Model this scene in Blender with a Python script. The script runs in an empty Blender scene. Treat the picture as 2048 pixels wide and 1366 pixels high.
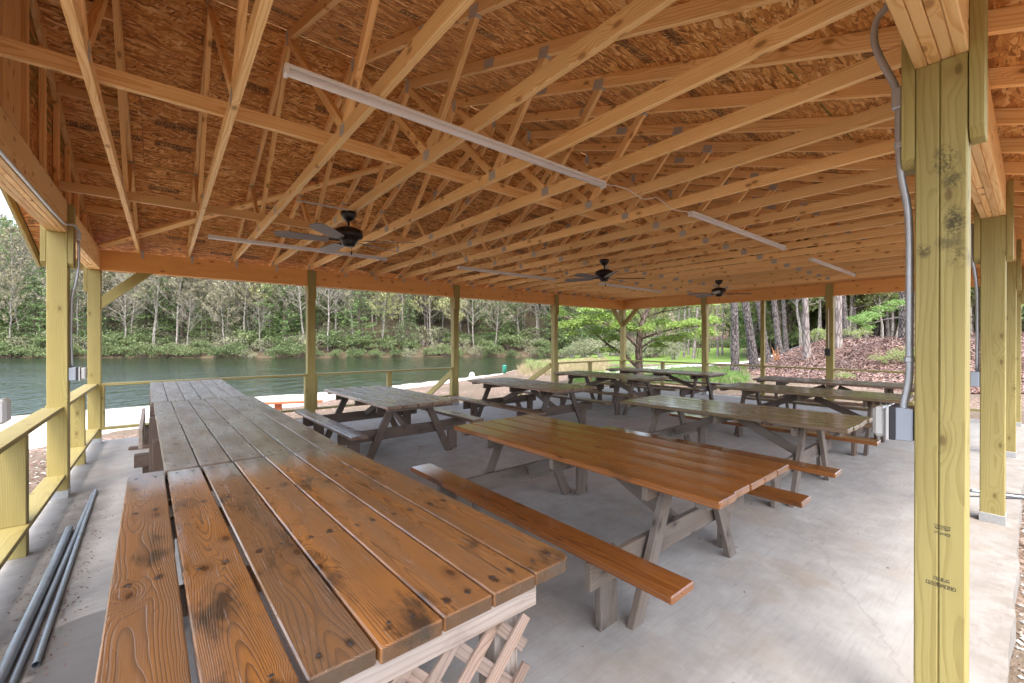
import bpy, bmesh, math, random
from mathutils import Vector, Matrix, Quaternion

S = bpy.context.scene
COL = S.collection
rnd = random.Random(7)

# ------------------------------------------------------------------ camera, world, sun, exposure
CAM = Vector((1.2966, 0.5294, 1.5018)); YAW = 0.886
cd = bpy.data.cameras.new('camera'); cd.lens = 15.0; cd.sensor_width = 36.0
cd.clip_start = 0.05; cd.clip_end = 2000
cam = bpy.data.objects.new('camera', cd); COL.objects.link(cam)
cam.location = CAM
cam.rotation_euler = (math.pi/2 - 0.0024, -0.001, YAW - math.pi/2)
S.camera = cam
SUN_EL, SUN_AZ = math.radians(66), math.radians(-118)   # azimuth measured from +X towards +Y
w = bpy.data.worlds.new('World'); S.world = w; w.use_nodes = True
wn = w.node_tree; wn.nodes.clear()
sky = wn.nodes.new('ShaderNodeTexSky'); sky.sky_type = 'NISHITA'; sky.sun_disc = False
sky.sun_elevation = SUN_EL; sky.sun_rotation = math.pi/2 - SUN_AZ
sky.air_density = 1.0; sky.dust_density = 3.5; sky.ozone_density = 1.0
bg = wn.nodes.new('ShaderNodeBackground'); bg.inputs['Strength'].default_value = 0.15
wo = wn.nodes.new('ShaderNodeOutputWorld')
hs = wn.nodes.new('ShaderNodeHueSaturation'); hs.inputs['Saturation'].default_value = .65   # thin bright cloud
wn.links.new(sky.outputs[0], hs.inputs['Color']); wn.links.new(hs.outputs[0], bg.inputs[0]); wn.links.new(bg.outputs[0], wo.inputs[0])
sl = bpy.data.lights.new('sun', 'SUN'); sl.energy = .55; sl.angle = math.radians(20); sl.color = (1.0, 0.95, 0.87)
so = bpy.data.objects.new('sun', sl); COL.objects.link(so)
sdir = Vector((math.cos(SUN_EL)*math.cos(SUN_AZ), math.cos(SUN_EL)*math.sin(SUN_AZ), math.sin(SUN_EL)))
so.rotation_euler = sdir.to_track_quat('Z', 'Y').to_euler()
S.view_settings.view_transform = 'Standard'; S.view_settings.look = 'None'
S.view_settings.gamma = 1; S.view_settings.use_curve_mapping = False
S.view_settings.exposure = 2.6
S.render.engine = 'CYCLES'
S.cycles.max_bounces = 12; S.cycles.diffuse_bounces = 9; S.cycles.glossy_bounces = 3
S.cycles.use_denoising = True

# ------------------------------------------------------------------ shader helpers
class NT:
    def __init__(s, name):
        s.m = bpy.data.materials.new(name); s.m.use_nodes = True
        s.t = s.m.node_tree; s.t.nodes.clear()
        s.out = s.t.nodes.new('ShaderNodeOutputMaterial')
        s.b = s.t.nodes.new('ShaderNodeBsdfPrincipled')
        s.t.links.new(s.b.outputs[0], s.out.inputs[0])
        s._tc = None; s._oi = None
    def put(s, node, key, v):
        if v is None: return
        if hasattr(v, 'is_linked') or hasattr(v, 'links'): s.t.links.new(v, node.inputs[key])
        else: node.inputs[key].default_value = v
    @property
    def obj(s):
        if not s._tc: s._tc = s.t.nodes.new('ShaderNodeTexCoord')
        return s._tc.outputs['Object']
    @property
    def world(s):
        g = s.t.nodes.new('ShaderNodeNewGeometry'); return g.outputs['Position']
    @property
    def rand(s):
        if not s._oi: s._oi = s.t.nodes.new('ShaderNodeObjectInfo')
        return s._oi.outputs['Random']
    def m_(s, op, a, b=None, c=None, clamp=False):
        n = s.t.nodes.new('ShaderNodeMath'); n.operation = op; n.use_clamp = clamp
        s.put(n, 0, a); s.put(n, 1, b); s.put(n, 2, c); return n.outputs[0]
    def vm(s, op, a, b=None):
        n = s.t.nodes.new('ShaderNodeVectorMath'); n.operation = op
        s.put(n, 0, a); s.put(n, 1, b)
        return n.outputs['Value'] if op in ('LENGTH', 'DISTANCE', 'DOT_PRODUCT') else n.outputs[0]
    def xyz(s, v):
        n = s.t.nodes.new('ShaderNodeSeparateXYZ'); s.put(n, 0, v); return n.outputs
    def comb(s, x, y, z):
        n = s.t.nodes.new('ShaderNodeCombineXYZ'); s.put(n, 0, x); s.put(n, 1, y); s.put(n, 2, z); return n.outputs[0]
    def noise(s, v, scale=1, detail=2, rough=.5, dist=0):
        n = s.t.nodes.new('ShaderNodeTexNoise'); s.put(n, 'Vector', v); s.put(n, 'Scale', scale)
        s.put(n, 'Detail', detail); s.put(n, 'Roughness', rough); s.put(n, 'Distortion', dist); return n.outputs['Fac']
    def vor(s, v, scale=1, feature='F1', rnds=1):
        n = s.t.nodes.new('ShaderNodeTexVoronoi'); n.feature = feature; s.put(n, 'Vector', v); s.put(n, 'Scale', scale)
        s.put(n, 'Randomness', rnds); return n
    def step(s, v, a, b, lo=0., hi=1.):
        n = s.t.nodes.new('ShaderNodeMapRange'); n.interpolation_type = 'SMOOTHSTEP'
        s.put(n, 0, v); s.put(n, 1, a); s.put(n, 2, b); s.put(n, 3, lo); s.put(n, 4, hi); return n.outputs[0]
    def mix(s, f, a, b, mode='MIX'):
        n = s.t.nodes.new('ShaderNodeMix'); n.data_type = 'RGBA'; n.blend_type = mode
        s.put(n, 0, f)
        for k, v in ((6, a), (7, b)):
            if isinstance(v, tuple) and len(v) == 3: v = v + (1,)
            s.put(n, k, v)
        return n.outputs[2]
    def ramp(s, f, stops):
        n = s.t.nodes.new('ShaderNodeValToRGB'); s.put(n, 0, f)
        e = n.color_ramp.elements
        while len(e) < len(stops): e.new(.5)
        for i, (p, c) in enumerate(stops): e[i].position = p; e[i].color = tuple(c) + (1,)
        return n.outputs[0]
    def rot(s, v, ang, scale=(1, 1, 1)):
        n = s.t.nodes.new('ShaderNodeMapping'); s.put(n, 0, v); n.inputs[2].default_value = (0, 0, ang)
        n.inputs[3].default_value = scale; return n.outputs[0]
    def bump(s, h, dist=.002, strength=1.):
        n = s.t.nodes.new('ShaderNodeBump'); s.put(n, 'Height', h); n.inputs['Distance'].default_value = dist
        n.inputs['Strength'].default_value = strength; s.t.links.new(n.outputs[0], s.b.inputs['Normal'])
    def fin(s, color, rough=.6, metal=0., spec=.5, coat=None):
        if isinstance(color, tuple) and len(color) == 3: color = color + (1,)
        s.put(s.b, 'Base Color', color); s.put(s.b, 'Roughness', rough); s.put(s.b, 'Metallic', metal)
        s.put(s.b, 'Specular IOR Level', spec)
        if coat is not None: s.put(s.b, 'Coat Weight', coat); s.put(s.b, 'Coat Roughness', .09)
        return s.m

def wood(name, light, dark, knot=(.08, .035, .015), ring=150., rough=.6, spec=.4, contrast=.7, var=.25, grey=None,
         grey_amt=0., blotch=0., blotch_col=(.03, .02, .012), coat=None, rough2=None, nails=None, green=None, scratch=0., bump=.0006, knots=1., ends=None, nail_r=.015, ksize=1., farend=None, hue=None):
    t = NT(name); o = t.xyz(t.obj); r = t.rand
    r2 = t.m_('FRACT', t.m_('MULTIPLY', r, 13.71)); r3 = t.m_('FRACT', t.m_('MULTIPLY', r, 47.13))
    off = t.comb(t.m_('MULTIPLY', r, 91.), t.m_('MULTIPLY', r2, 53.), t.m_('MULTIPLY', r3, 37.))
    p = t.vm('ADD', t.obj, off)
    y0 = t.m_('MULTIPLY', t.m_('SUBTRACT', r2, .5), .16)
    z0 = t.m_('SUBTRACT', t.m_('MULTIPLY', r3, -.05), .015)
    dy = t.m_('SUBTRACT', o[1], y0); dz = t.m_('SUBTRACT', o[2], z0)
    rad = t.m_('SQRT', t.m_('ADD', t.m_('MULTIPLY', dy, dy), t.m_('MULTIPLY', dz, dz)))
    nz = t.noise(t.vm('MULTIPLY', p, (1.1, 5., 5.)), 1, 2)
    rad = t.m_('ADD', rad, t.m_('MULTIPLY', t.m_('SUBTRACT', nz, .5), .075))
    po = t.xyz(p); kv = t.vor(t.comb(t.m_('MULTIPLY', po[0], 4.5), t.m_('MULTIPLY', t.m_('ADD', po[1], po[2]), 9.), 0.), 1); kv.voronoi_dimensions = '2D'
    kd = kv.outputs['Distance']
    ks = t.m_('GREATER_THAN', t.xyz(kv.outputs['Color'])[0], 1 - .2*knots)
    rad = t.m_('ADD', rad, t.m_('MULTIPLY', t.step(kd, .0, .55, .022, 0.), ks))
    f = t.m_('FRACT', t.m_('MULTIPLY', rad, ring))
    lat = t.step(f, .45, .92, 0, 1); cut = t.step(f, .93, 1.0, 1, 0)
    rings = t.m_('MULTIPLY', lat, cut)
    fib = t.noise(t.vm('MULTIPLY', p, (5, 260, 260)), 1, 2)
    big = t.noise(t.vm('MULTIPLY', p, (1.3, 9, 9)), 1, 3)
    fac = t.m_('ADD', t.m_('MULTIPLY', rings, contrast), t.m_('MULTIPLY', t.m_('SUBTRACT', fib, .5), .9), clamp=True)
    c = t.mix(fac, light, dark)
    c = t.mix(t.m_('MULTIPLY', t.step(big, .35, .7), .35), c, dark)
    bright = t.m_('ADD', 1 - var/2, t.m_('MULTIPLY', r2, var))
    c = t.mix(1., c, t.comb(bright, bright, bright), 'MULTIPLY')
    if hue: c = t.mix(t.m_('MULTIPLY', r3, .6), c, hue)
    if grey is not None:
        g = t.step(t.noise(t.vm('MULTIPLY', p, (1.5, 12, 12)), 1, 4), .3, .7, 0, 1)
        g = t.m_('MULTIPLY', g, grey_amt*1.1, clamp=True)
        g = t.m_('ADD', g, grey_amt*.35, clamp=True)
        gc = t.mix(fib, tuple(x*.6 for x in grey), tuple(x*1.35 for x in grey))
        c = t.mix(g, c, gc)
    if green is not None:
        g = t.step(t.noise(t.vm('MULTIPLY', p, (1., 3, 3)), 1, 2), .45, .7, 0, .4)
        c = t.mix(g, c, green)
    if blotch:
        bn = t.noise(t.vm('MULTIPLY', p, (3., 7., 7.)), 1, 5, .65)
        c = t.mix(t.step(bn, .52, .72, 0, blotch), c, blotch_col)
    if farend:
        fe = t.m_('ADD', o[0], t.m_('MULTIPLY', t.m_('SUBTRACT', big, .5), .5))
        c = t.mix(t.step(fe, farend[0]-.25, farend[1], 0, .8), c, farend[2])
    if nails:
        # rust and water stains that sit round each screw: rows at local x in nails, two screws at y +-.035
        dmin = None
        for nx in nails:
            ddx = t.m_('MULTIPLY', t.m_('ABSOLUTE', t.m_('SUBTRACT', o[0], nx)), .55)
            ddy = t.m_('SUBTRACT', t.m_('ABSOLUTE', o[1]), .034)
            d = t.m_('SQRT', t.m_('ADD', t.m_('MULTIPLY', ddx, ddx), t.m_('MULTIPLY', ddy, ddy)))
            dmin = d if dmin is None else t.m_('MINIMUM', dmin, d)
        dn = t.m_('SUBTRACT', dmin, t.m_('MULTIPLY', t.m_('SUBTRACT', t.noise(p, 28, 3), .5), .05))
        c = t.mix(t.step(dn, .002, nail_r, .82, 0), c, (.022, .016, .013))
    if scratch:
        sc = t.noise(t.vm('MULTIPLY', p, (3, 160, 160)), 1, 3, .7)
        c = t.mix(t.step(sc, .64, .72, 0, scratch), c, (.5, .46, .42))
    if ends:
        vt = t.t.nodes.new('ShaderNodeVectorTransform'); vt.vector_type = 'NORMAL'; vt.convert_from = 'WORLD'; vt.convert_to = 'OBJECT'
        gg = t.t.nodes.new('ShaderNodeNewGeometry'); t.t.links.new(gg.outputs['Normal'], vt.inputs[0])
        c = t.mix(t.step(t.m_('ABSOLUTE', t.xyz(vt.outputs[0])[0]), .6, .9, 0, .75), c, ends)
    kr = t.m_('MULTIPLY', t.step(kd, .05*ksize, .12*ksize, 1, 0), ks)
    c = t.mix(t.m_('MULTIPLY', kr, .9), c, knot)
    c = t.mix(t.m_('MULTIPLY', t.m_('MULTIPLY', t.step(kd, .1, .3, 1, 0), ks), .45), c, dark)
    ro = rough
    if rough2 is not None: ro = t.step(t.noise(t.vm('MULTIPLY', p, (2, 8, 8)), 1, 4), .3, .7, rough, rough2)
    t.bump(t.m_('ADD', t.m_('MULTIPLY', rings, -.6), t.m_('MULTIPLY', fib, .6)), bump)
    return t.fin(c, ro, 0, spec, coat)

M = {}
M['treated'] = wood('treated_pine', (.36, .295, .105), (.235, .178, .05), knot=(.10, .055, .02), ring=85, rough=.62, contrast=.5, var=.22)
M['truss'] = wood('truss_pine', (.93, .64, .305), (.70, .375, .12), knot=(.14, .045, .016), ring=80, rough=.6, contrast=.75, var=.28, knots=1.5, ksize=1.35)
M['beam'] = wood('beam_pine', (.84, .43, .14), (.64, .27, .07), knot=(.17, .05, .02), ring=75, rough=.6, contrast=.5, var=.2, knots=1.3, ksize=1.3)
M['stain'] = wood('stained_board', (.24, .085, .019), (.10, .030, .008), knot=(.045, .018, .008), ring=85, rough=.12, rough2=.24, spec=.6,
                  contrast=.55, var=.4, blotch=.75, blotch_col=(.04, .02, .010), coat=.5, knots=.6)
M['stain_old'] = wood('worn_stained_board', (.46, .175, .033), (.12, .042, .012), knot=(.03, .015, .008), ring=235, rough=.14, rough2=.38, spec=.5,
                  contrast=.75, var=.6, hue=(.17, .09, .042), blotch=.9, blotch_col=(.035, .024, .016), grey=(.15, .115, .085), grey_amt=.30, coat=.35, farend=(.85, 1.02, (.13, .12, .105)), ends=(.05, .035, .022),
                  nails=(-.93, -.3, .36, .93), scratch=.6, bump=.0009, knots=.8)
M['grey_top'] = wood('weathered_top_board', (.23, .155, .10), (.095, .063, .042), knot=(.04, .03, .02), ring=80, rough=.25, rough2=.5, spec=.45,
                  contrast=.5, var=.3, blotch=.5, blotch_col=(.07, .055, .045), grey=(.19, .17, .15), grey_amt=.4, coat=.35,
                  nails=(-1.55, -1.2, -.4, .4, 1.2, 1.55), bump=.001)
M['brown_top'] = wood('brown_weathered_board', (.215, .108, .056), (.09, .042, .021), knot=(.03, .018, .012), ring=80, rough=.2, rough2=.42, spec=.5,
                  contrast=.6, var=.35, blotch=.6, blotch_col=(.05, .035, .025), grey=(.17, .145, .125), grey_amt=.35, coat=.35)
M['green_top'] = wood('greenish_weathered_board', (.215, .122, .055), (.10, .055, .024), knot=(.03, .018, .012), ring=80, rough=.2, rough2=.42, spec=.5,
                  contrast=.6, var=.3, blotch=.5, blotch_col=(.06, .04, .025), grey=(.15, .14, .11), grey_amt=.25, coat=.35, green=(.125, .11, .035))  # olive green mixed into the brown in noise patches
M['leg'] = wood('weathered_leg', (.165, .118, .085), (.06, .043, .034), knot=(.03, .02, .015), ring=70, rough=.75, contrast=.6, var=.5,
                grey=(.185, .16, .14), grey_amt=.45, blotch=.5, blotch_col=(.035, .028, .024))
M['leg_dark'] = wood('dark_leg', (.125, .076, .05), (.052, .031, .02), knot=(.03, .02, .015), ring=70, rough=.65, contrast=.6, var=.5,
                grey=(.12, .105, .098), grey_amt=.3, blotch=.5, blotch_col=(.02, .016, .013))
M['lattice'] = wood('lattice_wood', (.34, .225, .16), (.17, .10, .066), knot=(.06, .04, .03), ring=80, rough=.8, contrast=.9, var=.6,
                grey=(.34, .29, .26), grey_amt=.3, blotch=.5, blotch_col=(.08, .05, .035))
M['pale'] = wood('pale_weathered_wood', (.40, .315, .255), (.21, .145, .105), knot=(.12, .07, .05), ring=70, rough=.75, contrast=.7, var=.25,
                grey=(.40, .36, .33), grey_amt=.4, blotch=.5, blotch_col=(.12, .09, .07))

def simple(name, col, rough=.6, metal=0., spec=.5, nz=0., scale=20, bmp=0, coat=None):
    t = NT(name)
    c = col
    if nz:
        n = t.noise(t.vm('ADD', t.obj, t.comb(t.rand, t.rand, t.rand)), scale, 4)
        c = t.mix(n, tuple(x*(1-nz) for x in col), tuple(min(1, x*(1+nz)) for x in col))
        if bmp: t.bump(n, bmp)
    return t.fin(c, rough, metal, spec, coat)
M['galv'] = simple('galvanised_steel', (.50, .51, .52), .42, .85, nz=.25, scale=60)
M['plate'] = simple('gusset_steel', (.44, .41, .38), .5, .0, nz=.35, scale=90)
M['conduit'] = simple('conduit_steel', (.50, .52, .56), .4, .55, nz=.12)
M['pipe'] = simple('galvanised_pipe', (.34, .39, .43), .42, .7, nz=.3, scale=14)
M['box'] = simple('grey_box_metal', (.30, .33, .38), .5, .1)
M['gasket'] = simple('black_gasket', (.03, .03, .035), .6)
M['bubble'] = simple('frosted_clear_cover', (.50, .50, .49), .22, 0, coat=.3)
M['bronze'] = simple('oiled_bronze', (.022, .016, .013), .35, .3)
M['blade'] = simple('fan_blade_grey', (.26, .235, .235), .5, nz=.12, scale=8)
M['blade_dark'] = simple('fan_blade_walnut', (.09, .035, .022), .4, nz=.3, scale=6)
M['tube'] = simple('milky_diffuser', (.72, .70, .72), .3)
M['whiteplastic'] = simple('white_plastic', (.75, .74, .72), .4)
M['black'] = simple('black_rubber', (.02, .02, .022), .5)
M['ink'] = simple('stamp_ink', (.05, .045, .03), .8)
M['red'] = simple('red_paint', (.35, .05, .04), .4)
M['blue'] = simple('blue_paint', (.10, .25, .42), .4)
M['teal'] = simple('green_bin_plastic', (.02, .20, .13), .4)
M['fresh_split'] = wood('fresh_split_pine', (.42, .19, .08), (.28, .11, .04), ring=60, contrast=.4)
M['redwood'] = wood('red_bench_wood', (.55, .16, .07), (.36, .08, .03), ring=60, contrast=.4)

def osb():
    t = NT('oriented_strand_board'); r = t.rand
    p = t.vm('ADD', t.obj, t.comb(t.m_('MULTIPLY', r, 31.), t.m_('MULTIPLY', r, 17.), 0.))
    wv = t.noise(p, 6, 2); wv2 = t.noise(t.vm('ADD', p, (7.7, 3.1, 0)), 7, 2)
    cols = None; hh = None
    for i, (a, sc) in enumerate(((.22, (12, 62, 1)), (-.4, (11, 56, 1)), (.95, (16, 66, 1)), (-.08, (10, 54, 1)))):
        q = t.vm('ADD', t.rot(p, a), t.comb(t.m_('MULTIPLY', wv, .10), t.m_('MULTIPLY', wv2, .05), 0.))
        v = t.vor(t.vm('MULTIPLY', q, sc), 1)
        cx = t.xyz(v.outputs['Color'])
        cc = t.ramp(cx[0], [(0, (.22, .08, .016)), (.24, (.50, .205, .045)), (.6, (.70, .335, .09)), (.85, (.85, .48, .165)), (1, (.95, .64, .30))])
        if cols is None: cols = cc; hh = cx[1]
        else:
            msk = t.m_('GREATER_THAN', cx[1], .58 if i != 2 else .74)
            cols = t.mix(msk, cols, cc); hh = t.m_('ADD', t.m_('MULTIPLY', msk, cx[1]), t.m_('MULTIPLY', t.m_('SUBTRACT', 1., msk), hh))
    fib = t.noise(t.vm('MULTIPLY', p, (14, 150, 10)), 1, 3)
    cols = t.mix(t.step(fib, .55, .72, 0, .8), cols, (.12, .04, .012))
    cols = t.mix(t.step(t.noise(p, 1.7, 3), .35, .7, 0, .3), cols, (.42, .16, .05))
    o = t.xyz(t.obj)
    # factory stamp bands and green edge seal
    y = t.m_('ABSOLUTE', o[1]); x = o[0]
    band = t.m_('MULTIPLY', t.step(t.m_('ABSOLUTE', t.m_('SUBTRACT', y, .17)), .045, .05, 1, 0), 1.)
    bx = t.noise(t.comb(t.m_('MULTIPLY', t.m_('ADD', x, r), 75.), t.m_('FLOOR', t.m_('MULTIPLY', o[1], 34.)), 0.), 1, 1)
    gate = t.m_('GREATER_THAN', t.noise(t.comb(t.m_('MULTIPLY', t.m_('ADD', x, t.m_('MULTIPLY', r, 9.)), 2.2), t.m_('ADD', t.m_('MULTIPLY', r, 60.), t.m_('MULTIPLY', t.m_('SIGN', o[1]), 5.3)), 0.), 1, 0), .52)
    st = t.m_('MULTIPLY', t.m_('MULTIPLY', band, gate), t.step(bx, .44, .48, 0, .68))
    cols = t.mix(st, cols, (.03, .018, .01))
    e = t.step(t.m_('ABSOLUTE', o[1]), .595, .603, 0, 1)
    en = t.step(t.noise(t.vm('MULTIPLY', p, (2.5, 20, 1)), 1, 3), .42, .58, 0, .8)
    cols = t.mix(t.m_('MULTIPLY', e, en), cols, (.10, .13, .02))
    t.bump(hh, .003)
    return t.fin(cols, .62, 0, .35)
M['osb'] = osb()

def concrete():
    t = NT('broom_finished_concrete'); p = t.world; o = t.xyz(p)
    a = t.noise(p, .9, 5, .6); b = t.noise(p, 6, 5, .65); c_ = t.noise(p, 160, 2)
    br = t.noise(t.rot(p, .5, (4, 60, 1)), 1, 3, .6)
    c = t.ramp(t.m_('ADD', t.m_('MULTIPLY', a, .55), t.m_('MULTIPLY', b, .45)), [(.32, (.235, .218, .195)), (.5, (.35, .33, .303)), (.66, (.43, .41, .38))])
    c = t.mix(t.m_('MULTIPLY', c_, .35), c, (.25, .24, .23))
    c = t.mix(t.step(br, .48, .70, 0, .26), c, (.22, .205, .185))
    sc_ = t.noise(t.rot(p, 1.1, (1.2, 9, 1)), 1.3, 5, .7)
    c = t.mix(t.step(sc_, .56, .74, 0, .3), c, (.17, .155, .14))
    c = t.mix(t.step(t.noise(p, 2.6, 6, .75), .56, .70, 0, .40), c, (.46, .445, .42))
    tan = t.noise(p, 1.6, 3, .6)
    c = t.mix(t.step(tan, .50, .72, 0, .45), c, (.30, .235, .165))
    sp = t.vor(p, 3.2); spn = t.noise(p, 18, 4)
    c = t.mix(t.m_('MULTIPLY', t.step(t.m_('ADD', sp.outputs['Distance'], t.m_('MULTIPLY', spn, .14)), .06, .11, 1, 0), .6), c, (.13, .11, .10))
    ck = t.vor(t.vm('ADD', p, t.comb(t.m_('MULTIPLY', b, .35), t.m_('MULTIPLY', a, .6), 0.)), .45, 'DISTANCE_TO_EDGE')
    c = t.mix(t.step(ck.outputs['Distance'], .001, .004, .22, 0), c, (.12, .11, .1))
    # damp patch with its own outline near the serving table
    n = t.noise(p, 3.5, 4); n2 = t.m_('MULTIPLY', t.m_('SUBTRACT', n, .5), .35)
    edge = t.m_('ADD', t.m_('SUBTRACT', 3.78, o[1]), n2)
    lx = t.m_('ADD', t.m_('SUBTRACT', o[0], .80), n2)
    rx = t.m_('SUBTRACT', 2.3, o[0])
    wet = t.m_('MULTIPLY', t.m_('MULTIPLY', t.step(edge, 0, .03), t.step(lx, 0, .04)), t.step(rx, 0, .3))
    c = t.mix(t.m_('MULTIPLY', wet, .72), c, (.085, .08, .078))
    # grime where the pipes lie
    gr = t.m_('MULTIPLY', t.step(t.m_('ABSOLUTE', t.m_('SUBTRACT', o[0], .76)), .04, .2, 1, 0), t.m_('MULTIPLY', t.step(o[1], 3.2, 3.6), t.step(o[1], 6.9, 6.3)))
    c = t.mix(t.m_('MULTIPLY', gr, t.step(n, .3, .65, .25, .75)), c, (.13, .12, .11))
    # soil patches on the open edge; colour also darkened there to offset overbright daylight
    soil_dimming = t.m_('MULTIPLY', t.step(t.m_('ADD', o[1], t.m_('MULTIPLY', n2, .9)), .60, 1.05, 1, 0), t.step(b, .38, .6, .35, .8))
    c = t.mix(soil_dimming, c, (.17, .145, .12))
    t.bump(t.m_('ADD', t.m_('MULTIPLY', c_, .5), br), .0012)
    return t.fin(c, t.m_('SUBTRACT', .72, t.m_('MULTIPLY', wet, .3)), 0, .4)
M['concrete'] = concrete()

# ------------------------------------------------------------------ object helpers
WM = {}
def props(o, label=None, cat=None, group=None, kind=None):
    if label: o['label'] = label
    if cat: o['category'] = cat
    if group: o['group'] = group
    if kind: o['kind'] = kind
    return o
def link(name, data, Mw, parent=None):
    o = bpy.data.objects.new(name, data); COL.objects.link(o)
    WM[o.name] = Mw.copy()
    if parent is not None:
        o.parent = parent; o.matrix_basis = WM[parent.name].inverted() @ Mw
    else: o.matrix_basis = Mw
    return o
def thing(name, loc, label=None, cat=None, group=None, rz=0.):
    o = link(name, None, Matrix.Translation(loc) @ Matrix.Rotation(rz, 4, 'Z'))
    o.empty_display_size = .2
    return props(o, label, cat, group)
MC = {}
def box_mesh(L, W_, T, bev, mat):
    k = (round(L, 3), round(W_, 4), round(T, 4), bev, mat)
    if k in MC: return MC[k]
    bm = bmesh.new(); bmesh.ops.create_cube(bm, size=1)
    bmesh.ops.scale(bm, vec=(L, W_, T), verts=bm.verts)
    if bev: bmesh.ops.bevel(bm, geom=bm.edges[:], offset=bev, segments=1, affect='EDGES')
    me = bpy.data.meshes.new('board'); bm.to_mesh(me); bm.free(); me.materials.append(M[mat]); MC[k] = me
    return me
def frame(p0, p1, up):
    x = (p1 - p0).normalized(); u = Vector(up); z = (u - x*u.dot(x)).normalized(); y = z.cross(x)
    R = Matrix((x, y, z)).transposed().to_4x4(); R.translation = (p0 + p1)/2
    return R
def board(name, p0, p1, W_, T, mat, parent=None, up=(0, 0, 1), bev=.003, label=None):
    """length p0->p1, thickness T along up, width W_ across"""
    p0 = Vector(p0); p1 = Vector(p1)
    o = link(name, box_mesh((p1-p0).length, W_, T, bev, mat), frame(p0, p1, up), parent)
    if label: o['label'] = label
    return o
def poly(name, R, pts, T, mat, parent=None, bev=.002):
    """prism of outline pts (local XY) with thickness T along local Z, centred"""
    bm = bmesh.new()
    vs = [bm.verts.new((x, y, -T/2)) for x, y in pts]; f = bm.faces.new(vs)
    r = bmesh.ops.extrude_face_region(bm, geom=[f])
    bmesh.ops.translate(bm, vec=(0, 0, T), verts=[v for v in r['geom'] if isinstance(v, bmesh.types.BMVert)])
    bmesh.ops.recalc_face_normals(bm, faces=bm.faces[:])
    if bev: bmesh.ops.bevel(bm, geom=bm.edges[:], offset=bev, segments=1, affect='EDGES')
    me = bpy.data.meshes.new(name); bm.to_mesh(me); bm.free(); me.materials.append(M[mat])
    return link(name, me, R, parent)
def mesh_obj(name, verts, faces, mat, parent=None, Mw=None, smooth=False):
    me = bpy.data.meshes.new(name); me.from_pydata(verts, [], faces); me.materials.append(M[mat] if isinstance(mat, str) else mat)
    if smooth: me.polygons.foreach_set('use_smooth', [True]*len(me.polygons))
    return link(name, me, Mw or Matrix.Identity(4), parent)
def tube_geo(pts, r, n=10):
    pts = [Vector(p) for p in pts]; V = []; F = []
    up = Vector((0, 0, 1)); prev = None
    rr = r if isinstance(r, (list, tuple)) else [r]*len(pts)
    for i, p in enumerate(pts):
        d = (pts[min(i+1, len(pts)-1)] - pts[max(i-1, 0)]).normalized()
        if prev is None:
            a = d.orthogonal().normalized()
        else: a = (prev - d*prev.dot(d)).normalized()
        prev = a; b = d.cross(a)
        for k in range(n):
            t = 2*math.pi*k/n; V.append(p + (a*math.cos(t) + b*math.sin(t))*rr[i])
        if i:
            for k in range(n):
                F.append(((i-1)*n+k, (i-1)*n+(k+1) % n, i*n+(k+1) % n, i*n+k))
    F.append(tuple(range(n))[::-1]); F.append(tuple((len(pts)-1)*n+k for k in range(n)))
    return V, F
def tube(name, pts, r, mat, parent=None, n=10, smoothpath=True):
    P = [Vector(p) for p in pts]
    if smoothpath and len(P) > 2:
        Q = []
        for i in range(len(P)-1):
            a, b, c, d = P[max(i-1, 0)], P[i], P[i+1], P[min(i+2, len(P)-1)]
            for s_ in range(5):
                t = s_/5
                Q.append(.5*((2*b) + (c-a)*t + (2*a-5*b+4*c-d)*t*t + (3*b-a-3*c+d)*t**3))
        Q.append(P[-1]); P = Q
    o0 = sum(P, Vector())/len(P)
    V, F = tube_geo([p-o0 for p in P], r, n)
    return mesh_obj(name, V, F, mat, parent, Matrix.Translation(o0), True)
def lathe(name, prof, loc, mat, parent=None, n=20, smooth=True):
    V = []; F = []
    for r, z in prof:
        for k in range(n):
            a = 2*math.pi*k/n; V.append((r*math.cos(a), r*math.sin(a), z))
    for i in range(len(prof)-1):
        for k in range(n): F.append((i*n+k, i*n+(k+1) % n, (i+1)*n+(k+1) % n, (i+1)*n+k))
    F.append(tuple(range(n))[::-1]); F.append(tuple((len(prof)-1)*n+k for k in range(n)))
    return mesh_obj(name, V, F, mat, parent, Matrix.Translation(loc), smooth)
def kids(o): return [c for c in list(o.children)]
def copy_tree(o, parent=None):
    c = o.copy(); COL.objects.link(c); c.parent = parent
    c.matrix_basis = o.matrix_basis.copy()
    for ch in kids(o): copy_tree(ch, c)
    return c
X, Y, Z = Vector((1, 0, 0)), Vector((0, 1, 0)), Vector((0, 0, 1))

# ------------------------------------------------------------------ the lie of the land
FW = Vector((math.cos(YAW), math.sin(YAW), 0)); RT = Vector((math.sin(YAW), -math.cos(YAW), 0))
def at(bearing, D, z=None):
    """a world point D metres out along the pavilion's diagonal and (bearing/1000)*D to the side"""
    p = Vector((CAM.x, CAM.y, 0)) + FW*D + RT*(bearing/852.4*D)
    p.z = height(p.x, p.y) if z is None else z
    return p
def ss(t): t = max(0., min(1., t)); return t*t*(3-2*t)
def interp(x, tab):
    if x <= tab[0][0]: return tab[0][1]
    for (a, b), (c, d) in zip(tab, tab[1:]):
        if x <= c: return b + (d-b)*(x-a)/(c-a)
    return tab[-1][1]
NEAR = [(-2600, 7.), (-1400, 10.), (-1024, 13.7), (-815, 15.3), (-720, 16.3), (-517, 18.7), (-422, 19.5), (-220, 24), (-132, 26.6), (-24, 32), (36, 40), (106, 56), (125, 63)]
FAR = [(-2600, 45), (-1024, 60), (-424, 61.5), (-124, 66), (76, 68), (140, 66)]
WATER_Z = -1.0
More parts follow.
